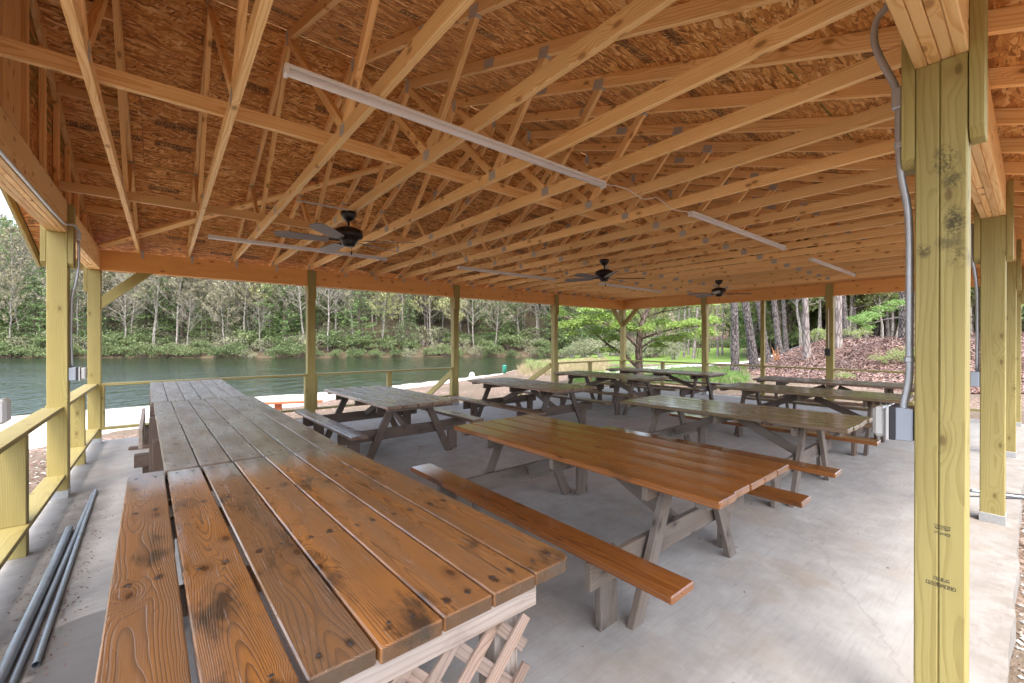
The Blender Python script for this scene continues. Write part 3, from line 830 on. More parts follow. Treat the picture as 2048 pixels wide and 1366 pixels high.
tube('long_drop', [(.657, 6.42, 2.47), (.657, 6.42, 2.25), (.64, 6.42, 2.08), (.612, 6.42, 1.92), (.605, 6.42, 1.7), (.605, 6.42, 1.45), (.61, 6.42, 1.2405)], .0105, 'conduit', t)
t = thing('conduit', (RX[2]-.03, .83, 1.24), 'steel conduit down the second right post, half hidden by the big near post', 'conduit', cl)
tube('long_drop', [(RX[2]-.03, .87, 2.5), (RX[2]-.03, .87, 2.25), (RX[2]-.03, .845, 2.02), (RX[2]-.03, .835, 1.8), (RX[2]-.03, .835, 1.2405)], .0125, 'conduit', t)
t = thing('switch_box', (13.049, 3.52, 1.22), 'dark switch box with a thin pale conduit above it on the far end post', 'switch box')
board('box', (13.03, 3.52, 1.16), (13.03, 3.52, 1.32), .1, .045, 'gasket', t, up=(1, 0, 0))
tube('thin_conduit', [(13.04, 3.50, 1.321), (13.04, 3.50, 1.8), (13.04, 3.50, 2.45)], .008, 'whiteplastic', t)

# ceiling fans
def fan(x, y, angs, lab, mats):
    t = thing('ceiling_fan', (x, y, 2.43), lab, 'ceiling fan', 'ceiling fans under the trusses')
    lathe('canopy', [(.03, 0), (.075, .0), (.078, -.03), (.05, -.075), (.018, -.095)], (x, y, 2.808), 'bronze', t)
    lathe('downrod', [(.012, .0), (.012, .1)], (x, y, 2.64), 'bronze', t, 10)
    lathe('motor', [(.03, .15), (.07, .145), (.135, .115), (.142, .07), (.135, .045), (.095, .03), (.075, .0), (.07, -.02), (.055, -.045), (.01, -.05)], (x, y, 2.505), 'bronze', t, 28)
    for k in range(6):
        a = k*math.pi/3; board('vent_rib', (x+.137*math.cos(a), y+.137*math.sin(a), 2.585), (x+.137*math.cos(a), y+.137*math.sin(a), 2.61), .012, .012, 'bronze', t, up=(0, 1, 0), bev=0)
    tube('pull_chain', [(x+.03, y, 2.46), (x+.03, y, 2.41)], .002, 'bronze', t, 5); lathe('chain_fob', [(.004, .0), (.008, .02), (.004, .035)], (x+.03, y, 2.375), 'bronze', t, 8)
    for a, mt in zip(angs, mats):
        d = Vector((math.cos(a), math.sin(a), 0)); zc = 2.515; side = Z.cross(d)
        tilt = Quaternion(d, math.radians(13)); nz_ = tilt @ Z; yv = nz_.cross(d)
        o = Vector((x, y, zc)) + d*.19
        iron = poly('blade_iron', Matrix((d, yv, nz_)).transposed().to_4x4(), [(-.12, -.018), (-.02, -.02), (.06, -.042), (.085, 0), (.06, .042), (-.02, .02), (-.12, .018)], .006, 'bronze', t, 0)
        Mw = Matrix((d, yv, nz_)).transposed().to_4x4(); Mw.translation = o; iron.matrix_basis = WM[t.name].inverted() @ Mw; WM[iron.name] = Mw
        Mb = Mw.copy(); Mb.translation = o - nz_*.0065
        poly('blade', Mb, [(.0, -.052), (.12, -.06), (.36, -.068), (.43, -.062), (.475, -.03), (.475, .03), (.43, .062), (.36, .068), (.12, .06), (.0, .052)], .006, mt, t, 0)
    return t
fan(2.759, 4.957, [math.radians(a) for a in (-36, 15, 172, 226, 95)], 'nearest dark bronze ceiling fan with grey blades above the first tables', ['blade']*5)
fan(6.813, 4.93, [math.radians(a) for a in (-38, 2, 178, 116, 232)], 'middle ceiling fan with one dark walnut blade, over the centre of the shelter', ['blade_dark', 'blade', 'blade', 'blade', 'blade'])
fan(10.62, 4.86, [math.radians(a) for a in (-48, 70, 140, 200, 8)], 'farthest ceiling fan, small and dark before the end beam', ['blade']*5)
t = thing('conduit', (2.25, 4.83, 2.80), 'thin grey conduit under the trusses reaching the nearest fan', 'conduit', cl)
tube('run', [(2.25, 4.86, 2.80), (2.5, 4.86, 2.801), (2.72, 4.86, 2.801)], .009, 'plate', t)
# tube lights
lg = 'tube lights screwed under the trusses'
for x0, x1, y, lab in ((1.745, 4.121, 2.79, 'longest looking tube light, crossing the trusses at upper middle'), (5.426, 7.98, 2.735, 'tube light above the middle of the photo, right of the longest one'),
                  (9.21, 11.774, 2.765, 'short looking tube light highest near the far end beam on the right'), (1.731, 4.03, 7.03, 'tube light behind the nearest ceiling fan'),
                  (5.317, 7.714, 6.96, 'tube light left of the middle ceiling fan'), (8.965, 11.436, 6.76, 'faint tube light below and right of the middle ceiling fan')):
    t = thing('tube_light', ((x0+x1)/2, y, 2.79), lab, 'light fixture', lg)
    board('tray', (x0, y, 2.806), (x1, y, 2.806), .055, .016, 'whiteplastic', t, bev=.002)
    V, F = tube_geo([(x0+.012-(x0+x1)/2, 0, 0), (x1-.012-(x0+x1)/2, 0, 0)], .021, 14)
    mesh_obj('diffuser', V, F, 'tube', t, Matrix.Translation(((x0+x1)/2, y, 2.785)), True)
    for xe in (x0+.006, x1-.006): board('end_cap', (xe-.01, y, 2.788), (xe+.01, y, 2.788), .056, .05, 'whiteplastic', t, bev=.004)
t = props(tube('power_cord', [(4.13, 2.79, 2.80), (4.35, 2.74, 2.80), (4.6, 2.73, 2.76), (4.8, 2.72, 2.81), (5.1, 2.74, 2.77), (5.42, 2.735, 2.80)], .0035, 'whiteplastic', n=6), 'thin white cord linking the two right hand near tube lights', 'cord')

# ------------------------------------------------------------------ picnic tables
BW = .183
def picnic(cx_, cy_, L, rz, top, leg, lab, tint_bench=None, name='picnic_table'):
    T = thing(name, (0, 0, 0), lab, 'picnic table', 'picnic tables in rows on the slab')
    ht = .74; th = .038
    n = 5; pitch = BW+.010
    R_ = random.Random(int(cx_*100+cy_*10))
    for i in range(n):
        x = (i-(n-1)/2)*pitch; e = R_.uniform(-.006, .006)
        board('top_board', (x, -L/2+e, ht-th/2), (x, L/2+e, ht-th/2), BW, th, top, T, bev=.005)
    bt = tint_bench or top
    for s_ in (-1, 1):
        board('bench_board', (s_*.80, -L/2, .45-th/2), (s_*.80, L/2, .45-th/2), .185, th, bt, T, bev=.005)
    ya = L/2-.39
    for s_ in (-1, 1):
        for q in (-1, 1):
            # splayed leg, cut flat on the floor
            x1, x0 = q*.235, q*.575
            dirv = Vector((x1-x0, 0, ht-th-.001)).normalized(); ln = (ht-th-.001)/dirv.z
            nrm = Vector((0, 1, 0))
            RR = Matrix((dirv, nrm.cross(dirv), nrm)).transposed().to_4x4(); RR.translation = Vector((x0, s_*ya, 0))
            hw = .045/dirv.z; k = dirv.x/dirv.z
            yd = nrm.cross(dirv)
            # outline with horizontal cuts: points at z=0 and z=top
            pts = []
            for (px, pz) in ((-hw, 0), (hw, 0), (hw + (ht-th-.001)*k, ht-th-.001), (-hw + (ht-th-.001)*k, ht-th-.001)):
                v = Vector((px, 0, pz)); pts.append((v.dot(dirv), v.dot(yd)))
            if yd.cross(dirv).dot(nrm) > 0: pass
            poly('leg', RR, pts, .038, leg, T)
            board('bench_post', (q*.69, s_*(ya-.098), 0), (q*.69, s_*(ya-.098), .409), .14, .038, leg, T, up=(0, 1, 0))
        board('cross_beam', (-.89, s_*(ya-.058), .34), (.89, s_*(ya-.058), .34), .138, .036, leg, T, up=(0, 1, 0))
        board('cleat', (-.43, s_*(ya-.040), ht-th-.047), (.43, s_*(ya-.040), ht-th-.047), .089, .036, leg, T, up=(0, 1, 0))
        board('end_cleat', (-.44, s_*(L/2-.10), ht-th-.02), (.44, s_*(L/2-.10), ht-th-.02), .07, .034, leg, T)
        board('brace', (.0, s_*(ya-.09), .36), (.0, s_*.10, ht-th-.07), .089, .036, leg, T, up=(1, 0, 0))
    board('middle_cleat', (-.42, 0, ht-th-.047), (.42, 0, ht-th-.047), .09, .036, leg, T, up=(0, 1, 0))
    T.location = (cx_, cy_, 0); T.rotation_euler = (0, 0, rz)
    return T
picnic(3.79, 2.645, 2.34, .01, 'stain', 'leg', 'orange brown varnished picnic table in the foreground with pale grey legs')
picnic(3.735, 6.39, 2.36, .02, 'brown_top', 'leg_dark', 'dark weathered picnic table behind the grey serving table, by the second lake post')
picnic(6.36, 6.28, 2.36, .02, 'brown_top', 'leg_dark', 'dark brown picnic table in the middle, nearest to the beach steps')
picnic(9.06, 6.62, 2.45, .035, 'green_top', 'leg_dark', 'dark picnic table just right of the fourth lake post')
picnic(11.1, 6.5, 2.8, .02, 'brown_top', 'leg_dark', 'farthest picnic table, in front of the lake corner with knee braces')
picnic(6.28, 2.70, 2.32, .02, 'green_top', 'leg', 'large greenish brown picnic table behind the varnished one', 'stain')
picnic(9.0, 2.75, 2.40, .02, 'green_top', 'leg_dark', 'brown picnic table ending behind the big near post, third back on the right')
picnic(11.08, 2.95, 2.45, .10, 'brown_top', 'leg_dark', 'rearmost picnic table on the right, before the leaf covered bank')

# ------------------------------------------------------------------ serving tables
def screws(T, cells):
    me = None
    for (x, y, z) in cells:
        V = []; F = []
        if me is None:
            for rr_, zz in ((.0055, 0), (.0055, .0012), (.0035, .0016)):
                for k in range(8): a = k*math.pi/4; V.append((rr_*math.cos(a), rr_*math.sin(a), zz))
            for i in range(2):
                for k in range(8): F.append((i*8+k, i*8+(k+1) % 8, (i+1)*8+(k+1) % 8, (i+1)*8+k))
            F.append(tuple(range(16, 24)))
            me = bpy.data.meshes.new('screw'); me.from_pydata(V, [], F); me.materials.append(M['screw'])
        link('screw', me, Matrix.Translation((x, y, z)), T)
M['screw'] = simple('rusty_screw', (.10, .085, .08), .5, .6)
def serving_boards(T, farx, nearx, yf, yn, zf, zn, mat, th=.042, gaps=.006, rowsy=(), jitter=.008, rounded=()):
    R_ = random.Random(11)
    cells = []
    for i in range(len(farx)-1):
        gp = gaps[i] if isinstance(gaps, (list, tuple)) else gaps
        f0, f1, n0, n1 = farx[i], farx[i+1]-gp, nearx[i], nearx[i+1]-gp
        ya = yn[i] if isinstance(yn, (list, tuple)) else yn + R_.uniform(-jitter, jitter)
        yb = yf[i] if isinstance(yf, (list, tuple)) else yf + R_.uniform(-jitter/2, jitter/2)
        p0 = Vector(((n0+n1)/2, ya, zn-th/2)); p1 = Vector(((f0+f1)/2, yb, zf-th/2))
        R = frame(p0, p1, (0, 0, 1)); Ri = R.inverted()
        q = [(n0, ya), (n1, ya), (f1, yb), (f0, yb)]
        pts = []
        for (x, y) in q:
            v = Ri @ Vector((x, y, (zf+zn)/2-th/2)); pts.append(Vector((v.x, v.y)))
        # local x runs near->far; round the chosen corners
        out = []
        for k, P in enumerate(pts):
            if (i, k) in rounded:
                rad = .045; A = pts[k-1]; B = pts[(k+1) % 4]; u = (A-P).normalized(); v_ = (B-P).normalized()
                C_ = P + (u+v_)*rad
                a0 = P+u*rad-C_; b0 = P+v_*rad-C_
                for s_ in range(6):
                    t_ = s_/5; d = (a0*(1-t_)+b0*t_).normalized()*rad; out.append(tuple(C_+d))
            else: out.append(tuple(P))
        poly('top_board', R, out, th, mat, T, .004)
        for y in rowsy:
            t_ = (y-ya)/(yb-ya); xc = (n0+n1)/2*(1-t_)+(f0+f1)/2*t_; z = zn*(1-t_)+zf*t_
            for s_ in (-1, 1): cells.append((xc+s_*.034+R_.uniform(-.006, .006), y+R_.uniform(-.012, .012), z))
    screws(T, cells)
A1 = thing('serving_table', (1.75, 2.47, 0), 'worn amber serving table in the foreground with crossed lattice under its end', 'serving table', 'serving tables end to end by the left rail')
farx = [1.152, 1.311, 1.463, 1.613, 1.769, 1.923, 2.078, 2.232]
nearx = [1.192, 1.358, 1.527, 1.680, 1.848, 2.006, 2.166, 2.335]
serving_boards(A1, farx, nearx, [3.50, 3.455, 3.45, 3.455, 3.46, 3.462, 3.465], [1.44, 1.45, 1.478, 1.470, 1.474, 1.474, 1.478], .80, .80, 'stain_old',
               gaps=[.013, .011, .007, .006, .006, .006, .006], rowsy=(1.535, 2.16, 2.82, 3.39), rounded=((6, 1), (0, 3)))
# pale end apron, side aprons, legs
zt = .757
board('end_apron', (1.22, 1.515, zt-.034), (2.185, 1.515, zt-.034), .068, .038, 'pale', A1, up=(0, 1, 0))
board('end_apron', (1.18, 3.42, zt-.045), (2.15, 3.42, zt-.045), .089, .038, 'leg', A1, up=(0, 1, 0))
for x in (1.26, 2.14): board('side_apron', (x, 1.54, zt-.045), (x, 3.39, zt-.045), .085, .038, 'leg', A1, up=(1, 0, 0))
for y in (2.16, 2.82): board('cross_cleat', (1.285, y, zt-.045), (2.12, y, zt-.045), .085, .038, 'leg', A1, up=(0, 1, 0))
for x, y in ((1.29, 1.62), (2.115, 1.60), (1.29, 3.34), (2.09, 3.34), (1.72, 1.62)):
    board('leg', (x, y, 0), (x, y, zt-.09), .089, .089, 'pale' if y < 2 else 'leg', A1, up=(0, 1, 0))
# crossed lattice: back layer leaning one way, front layer the other
lx0, lx1, lz0, lz1 = 1.24, 2.165, .03, zt-.07
def clip(cx0, s_):
    # line through (cx0, lz0) with slope s_ : returns two end points inside the panel
    pts = []
    H = lz1-lz0
    a = (cx0, lz0); b = (cx0+s_*H*.95, lz1)
    def cl_(p, q, xlim, less):
        (x0, z0), (x1, z1) = p, q
        if (x0 < xlim) != (x1 < xlim):
            t = (xlim-x0)/(x1-x0); m = (xlim, z0+(z1-z0)*t)
            keep_p = (x0 >= xlim) if not less else (x0 <= xlim)
            return (p, m) if keep_p else (m, q)
        ok = (x0 >= xlim and x1 >= xlim) if not less else (x0 <= xlim and x1 <= xlim)
        return (p, q) if ok else None
    r = cl_(a, b, lx0, False)
    if r: r = cl_(r[0], r[1], lx1, True)
    return r
for k in range(-6, 12):
    for s_, y in ((1, 1.5225), (-1, 1.5335)):
        r = clip(lx0+k*.142 + (.05 if s_ > 0 else .0), s_)
        if r and (Vector(r[0])-Vector(r[1])).length > .08:
            (xa, za), (xb, zb) = r
            board('lattice_strip', (xa, y, za), (xb, y, zb),   .038, .0095, 'lattice', A1, up=(0, 1, 0), bev=.001)
A2 = thing('serving_table', (1.68, 5.1, 0), 'long grey weathered serving table between the amber one and the lake end', 'serving table', 'serving tables end to end by the left rail')
serving_boards(A2, [1.209, 1.364, 1.52, 1.677, 1.841, 2.007, 2.172], [1.303, 1.455, 1.607, 1.765, 1.923, 2.082, 2.225], 6.775, 3.487, .80, .80, 'grey_top',
               gaps=.006, rowsy=(3.56, 4.3, 5.15, 5.95, 6.68), rounded=((5, 1),))
for y in (3.53, 5.2, 6.7): board('cross_cleat', (1.3, y, .71), (2.13, y, .71), .089, .038, 'leg_dark', A2, up=(0, 1, 0))
board('side_apron', (1.25, 6.7, .68), (1.335, 3.55, .68), .15, .034, 'leg_dark', A2, up=(1, 0, 0))
board('side_apron', (2.13, 6.7, .70), (2.18, 3.55, .70), .10, .034, 'leg_dark', A2, up=(1, 0, 0))
for x, y in ((1.30, 3.62), (2.12, 3.62), (1.27, 5.2), (2.1, 5.2), (1.22, 6.60), (2.06, 6.6)):
    board('leg', (x, y, 0), (x, y, .66), .09, .14 if y > 6 else .09, 'redleg' if 0 else 'leg_dark', A2, up=(0, 1, 0))
A3 = thing('serving_table', (1.65, 7.9, 0), 'pale grey serving table farthest along, its end tucked under the lake rail', 'serving table', 'serving tables end to end by the left rail')
serving_boards(A3, [1.135, 1.285, 1.445, 1.60, 1.75, 1.895, 2.045], [1.187, 1.342, 1.497, 1.652, 1.806, 1.96, 2.107], 9.06, 6.80, .858, .80, 'grey_top', gaps=.006, rowsy=(6.9, 7.9, 8.95))
for y in (6.86, 8.9): board('cross_cleat', (1.2, y, .70), (2.05, y, .70), .089, .038, 'leg_dark', A3, up=(0, 1, 0))
board('side_apron', (1.20, 6.9, .71), (1.15, 9.0, .75), .10, .034, 'leg_dark', A3, up=(1, 0, 0))
for x, y in ((1.22, 6.95), (2.02, 6.95), (1.18, 8.9), (1.98, 8.9)):
    board('leg', (x, y, 0), (x, y, .70 if y < 8 else .74), .09, .12, 'leg_dark', A3, up=(0, 1, 0))
# low bench stub beside the grey table
t = thing('bench_frame', (1.12, 6.9, 0), 'pale upright plank and dark block left of the grey serving tables', 'bench')
board('plank', (1.10, 6.72, .42), (1.075, 8.6, .42), .22, .036, 'pale', t, up=(1, 0, 0))
board('block', (1.05, 6.66, .20), (1.22, 6.66, .20), .14, .085, 'leg_dark', t, up=(0, 1, 0))
board('leg', (1.16, 6.74, 0), (1.16, 6.74, .13), .09, .06, 'leg_dark', t, up=(0, 1, 0))
board('leg', (1.12, 8.4, 0), (1.12, 8.4, .31), .09, .05, 'leg_dark', t, up=(0, 1, 0))
props(board('loose_board', (.93, 8.37, .019), (1.5, 8.28, .019), .09, .038, 'leg_dark'), 'dark offcut of board lying flat on the concrete near the lake corner', 'board')

# ------------------------------------------------------------------ small things on the floor
pg = 'steel pipes lying along the left rail'
props(tube('pipe', [(.722, 5.33, .022), (.735, 4.4, .022), (.742, 3.0, .022)], .022, 'pipe', n=16), 'thickest and shortest pipe, closest to the left rail', 'pipe', pg)
props(tube('pipe', [(.765, 6.30, .014), (.775, 5.0, .014), (.79, 3.0, .014)], .0135, 'pipe', n=14), 'slim pipe in the middle of the three', 'pipe', pg)
def open_pipe(pts, r, mat, lab):
    V, F = tube_geo(pts, r, 16); F = F[:-2]
    V2, F2 = tube_geo(pts, r*.82, 16); n = len(V); F += [tuple(i+n for i in f[::-1]) for f in F2[:-2]]
    m_ = len(pts)-1
    for k in range(16):
        k2 = (k+1) % 16; F.append((k, k2, n+k2, n+k)); F.append((m_*16+k2, m_*16+k, n+m_*16+k, n+m_*16+k2))
    o = mesh_obj('pipe', V, F, mat, smooth=True); return props(o, lab, 'pipe', pg)
open_pipe([(.775, 6.40, .014), (.805, 5.0, .014), (.828, 4.0, .014), (.842, 3.42, .014)], .0135, 'pipe', 'slim pipe nearest the serving table with its open end showing')
props(tube('cable', [(7.5, 1.0, .006), (7.58, .9, .006), (7.65, .80, .006), (7.75, .62, .006), (7.9, .45, .0), (8.1, .2, -.06)], .006, 'black', n=8), 'thin black cable crossing the slab edge behind the second right post, farther one', 'cable')
props(tube('cable', [(7.3, .93, .006), (7.38, .85, .006), (7.45, .75, .006), (7.6, .6, .006), (7.8, .35, -.03)], .006, 'black', n=8), 'thin black cable nearest to the grey conduit at the slab edge', 'cable')
props(tube('pipe', [(7.52, .93, .013), (7.58, .78, .013), (7.62, .64, .013), (7.8, .3, .01)], .013, 'pipe', n=12), 'loose grey pipe across the slab edge at the right border', 'pipe')
# leaf crumbs along the pipes and on the slab
def scatter(name, pts, size, mats, lab, kind='stuff', flat=.35, seed=1, aspect=.4):
    R_ = random.Random(seed); V = []; F = []; mi = []
    for (x, y, z) in pts:
        a = R_.uniform(0, 6.28); s_ = size*R_.uniform(.5, 1.4); d = Vector((math.cos(a), math.sin(a), R_.uniform(-flat, flat))); e = Vector((-math.sin(a), math.cos(a), R_.uniform(-flat, flat)))*aspect
        c = Vector((x, y, z+s_*.3)); n = len(V)
        V += [c-d*s_, c-e*s_*.8+Vector((0, 0, s_*.15)), c+d*s_, c+e*s_]; F.append((n, n+1, n+2, n+3)); mi.append(R_.randrange(len(mats)))
    me = bpy.data.meshes.new(name); me.from_pydata(V, [], F)
    for m_ in mats: me.materials.append(M[m_])
    me.polygons.foreach_set('material_index', mi)
    o = link(name, me, Matrix.Identity(4)); return props(o, lab, kind=kind)
M['l1'] = simple('dry_leaf_russet', (.14, .068, .05), .8, nz=.3); M['l2'] = simple('dry_leaf_tan', (.235, .15, .115), .8, nz=.3); M['l3'] = simple('dry_leaf_pink', (.27, .19, .17), .8, nz=.2)
M['l4'] = simple('dark_bark_chip', (.12, .06, .04), .85, nz=.3); M['l5'] = simple('pale_chip', (.52, .44, .38), .85, nz=.2)
R_ = random.Random(5)
pts = [(.80+R_.gauss(0, .05)+(.06 if R_.random() < .5 else -.10), R_.uniform(3.3, 6.3), .001) for _ in range(700)]
scatter('leaf_crumbs', pts, .009, ['l1', 'l4', 'l2'], 'russet crumbs of dry leaf caught along the steel pipes', seed=2)
pts = [(R_.uniform(2.5, 12.5), R_.uniform(.75, 9), .001) for _ in range(420)] + [(4.08+R_.gauss(0, .06), 5.93+R_.gauss(0, .08), .001) for _ in range(40)] + [(4.25+R_.gauss(0, .05), 4.95+R_.gauss(0, .05), .001) for _ in range(14)]
scatter('leaf_crumbs', pts, .010, ['l4', 'l1'], 'few scraps of dark leaf blown over the slab', seed=3)

# grit and gravel along the wooded side of the slab
M['st1'] = simple('grey_stone', (.30, .29, .28), .85, nz=.3, scale=60); M['st2'] = simple('brown_stone', (.24, .18, .14), .85, nz=.3, scale=60); M['st3'] = simple('pale_stone', (.5, .48, .45), .85, nz=.2, scale=60)
def stones(n, seed):
    R_ = random.Random(seed); V = []; F = []; mi = []
    for i in range(n):
        x = 1.4 + (R_.random()**1.5)*12; y = R_.uniform(-.9, .585); s_ = R_.uniform(.006, .017); z = height(x, y) + s_*.4
        n0 = len(V)
        ax = [Vector((1, 0, 0)), Vector((0, 1, 0)), Vector((0, 0, .7))]
        for a in ax:
            for sg in (1, -1): V.append(Vector((x, y, z)) + a*sg*s_*R_.uniform(.7, 1.2))
        k = R_.randrange(3)
        for f in ((0, 2, 4), (2, 1, 4), (1, 3, 4), (3, 0, 4), (2, 0, 5), (1, 2, 5), (3, 1, 5), (0, 3, 5)): F.append(tuple(n0+j for j in f)); mi.append(k)
    me = bpy.data.meshes.new('gravel'); me.from_pydata(V, [], F)
    for m_ in ('st1', 'st2', 'st3'): me.materials.append(M[m_])
    me.polygons.foreach_set('material_index', mi)
    props(link('gravel', me, Matrix.Identity(4)), 'grey and brown gravel strip along the slab on the wooded side', kind='stuff')
stones(16000, 4)
# mulch chips on the lake side
R_ = random.Random(9)
pts = []
for _ in range(9000):
    x = R_.uniform(-4, 13); y = 9.34 + abs(R_.gauss(0, 1.5)); pts.append((x, y, height(x, y)))
for _ in range(3000):
    x = R_.uniform(-3.5, .34); y = R_.uniform(2, 11); pts.append((x, y, height(x, y)))
scatter('mulch', pts, .028, ['l1', 'l2', 'l4', 'l5'], 'reddish wood mulch between the slab and the sand', seed=6, aspect=.5)
# leaf litter on the bank
pts = []
while len(pts) < 80000:
    D = 13 + 40*R_.random()**1.7; b = R_.uniform(330, 1150); q = at(b, D)
    if q.x < 13.6 and q.y > .3: continue
    zo = zone(q.x, q.y)
    if zo[2] > .3 + .3*R_.random(): pts.append(tuple(q))
scatter('leaf_litter', pts, .055, ['l1', 'l2', 'l3', 'l4', 'l1', 'l3'], 'thick pinkish brown leaf litter over the bank under the trees', seed=7, flat=.6, aspect=.55)
# dead twigs in the litter
V = []; F = []
for _ in range(260):
    D = 14 + 22*R_.random()**1.3; b = R_.uniform(420, 950); q = at(b, D)
    if q.x < 14 and q.y > 0: continue
    if zone(q.x, q.y)[2] < .4: continue
    d = Vector((R_.gauss(0, 1), R_.gauss(0, 1), R_.uniform(0, .5))).normalized()*R_.uniform(.3, 1.1)
    v, f = tube_geo([q+Z*.04, q+d*.5+Z*.10, q+d+Z*.06], [.010, .007, .004], 4); n = len(V); V += v; F += [tuple(i+n for i in g_) for g_ in f]
M['twig'] = simple('dead_twig', (.24, .19, .165), .85, nz=.2)
props(mesh_obj('twigs', V, F, 'twig'), 'fallen grey twigs lying in the leaf litter', kind='stuff')
# grass tufts
M['grass'] = simple('grass_blade', (.10, .20, .03), .6, nz=.3, scale=3); M['grass_pale'] = simple('straw_grass', (.30, .245, .13), .7, nz=.2, scale=3)
def tufts(name, spots, mat, lab, blades=26, h=.22, spread=.16, seed=1):
    R_ = random.Random(seed); V = []; F = []
    for (x, y, z) in spots:
        for _ in range(blades):
            a = R_.uniform(0, 6.28); r = spread*R_.random(); c = Vector((x+r*math.cos(a), y+r*math.sin(a), z)); hh = h*R_.uniform(.5, 1.2)
            lean = Vector((R_.gauss(0, .3), R_.gauss(0, .3), 1)).normalized()*hh; wv = Vector((math.cos(a+1), math.sin(a+1), 0))*.006*(1+h)
            n = len(V); V += [c-wv, c+wv, c+lean*.6+wv*.6, c+lean+Vector((lean.x, lean.y, -.2*hh))*.3, c+lean*.6-wv*.6]; F.append((n, n+1, n+2, n+3, n+4))
    return props(mesh_obj(name, V, F, mat), lab, kind='stuff')
sp = [(R_.uniform(-1.2, .0), R_.uniform(4.0, 6.5), 0) for _ in range(30)]; sp = [(x, y, height(x, y)) for x, y, _ in sp]
tufts('grass', sp, 'grass', 'small green grass patch outside the left rail', h=.12, seed=2)
sp = []
for _ in range(900):
    b = R_.uniform(120, 470); D = R_.uniform(16, 30); q = at(b, D)
    if q.x > 14 or q.y > 10: sp.append(tuple(q))
tufts('grass', sp, 'grass', 'rough green grass beyond the far end rail', h=.22, blades=16, spread=.3, seed=3)
sp = []
for _ in range(420):
    b = R_.uniform(20, 190); D = R_.uniform(24, 40); q = at(b, D)
    if lake(q.x, q.y)[0] < .4: sp.append(tuple(q))
tufts('marsh_grass', sp, 'grass_pale', 'straw coloured marsh grass at the water edge', h=.42, blades=22, spread=.5, seed=4)

# ------------------------------------------------------------------ outside furniture
t = thing('beach_bench', tuple(at(-450, 11.2)), 'red brown bench standing on the beach outside the lake rail', 'bench')
b0 = Vector((2.55, 12.75, -.05)); b1 = Vector((4.45, 12.05, -.05))
board('seat', b0, b1, .26, .045, 'redwood', t)
for u in (.15, .5, .85):
    q = b0.lerp(b1, u); board('leg', (q.x, q.y, height(q.x, q.y)-.02), (q.x, q.y, -.073), .09, .16, 'redwood', t, up=(b1-b0).normalized())
t = thing('litter_bin', tuple(at(-15, 27)), 'small dark green bin standing by the water beyond the beach steps', 'bin')
q = at(-15, 27); lathe('drum', [(.12, 0), (.14, .42), (.14, .45)], tuple(q), 'teal', t, 14); lathe('lid', [(.155, 0), (.15, .03), (.07, .07), (.02, .08)], (q.x, q.y, q.z+.45), 'teal', t, 14)
t = thing('boulder', tuple(at(-80, 25)), 'white rounded marker stone on the sand at the water edge', 'stone')
lathe('stone', [(.02, .36), (.10, .33), (.16, .2), (.2, 0), (.18, -.1)], tuple(at(-80, 25)), 'whiteplastic', t, 12)
# ladder-like lifeguard frame on the lawn
q = at(378, 46); t = thing('lookout_ladder', tuple(q), 'dark open ladder frame standing on the lawn beside the path', 'ladder')
for s_ in (-1, 1):
    board('rail', q+RT*(.42*s_), q+RT*(.20*s_)+Z*1.8, .06, .06, 'leg_dark', t, up=(0, 1, 0))
    board('back_rail', q+RT*(.5*s_)+FW*.6, q+RT*(.22*s_)+Z*1.8+FW*.1, .06, .06, 'leg_dark', t, up=(0, 1, 0))
for k in range(5):
    z = .3+.32*k; ww = .42-.22*z/1.8; board('rung', q-RT*ww+Z*z, q+RT*ww+Z*z, .05, .04, 'leg_dark', t)
# crates and cans outside the left rail
t = thing('paint_tray', (-.05, 4.72, -.1), 'crumpled blue, red and white paper bag outside the left rail', 'bag')
zz = height(-.05, 4.72)
q0 = Vector((.12, 4.60, zz))
V = []; F = []
R_ = random.Random(31)
for j in range(6):
    for i in range(10):
        a = 2*math.pi*i/10; r = (.17, .185, .17, .16, .15, .05)[j]*R_.uniform(.85, 1.12)
        V.append((q0.x+r*math.cos(a)*1.0, q0.y+r*math.sin(a)*1.5, q0.z+(0, .07, .14, .2, .25, .22)[j]*1.2))
for j in range(5):
    for i in range(10): F.append((j*10+i, j*10+(i+1) % 10, (j+1)*10+(i+1) % 10, (j+1)*10+i))
o = mesh_obj('sack', V, F, 'blue', t); o.data.materials.append(M['red']); o.data.materials.append(M['whiteplastic'])
for k, pl in enumerate(o.data.polygons): pl.material_index = (0, 2, 1, 0, 0, 2, 0)[(k//3+k) % 7]
board('flattened_box', (.10, 4.02, zz+.10), (.25, 4.5, zz+.22), .25, .012, 'whiteplastic', t)

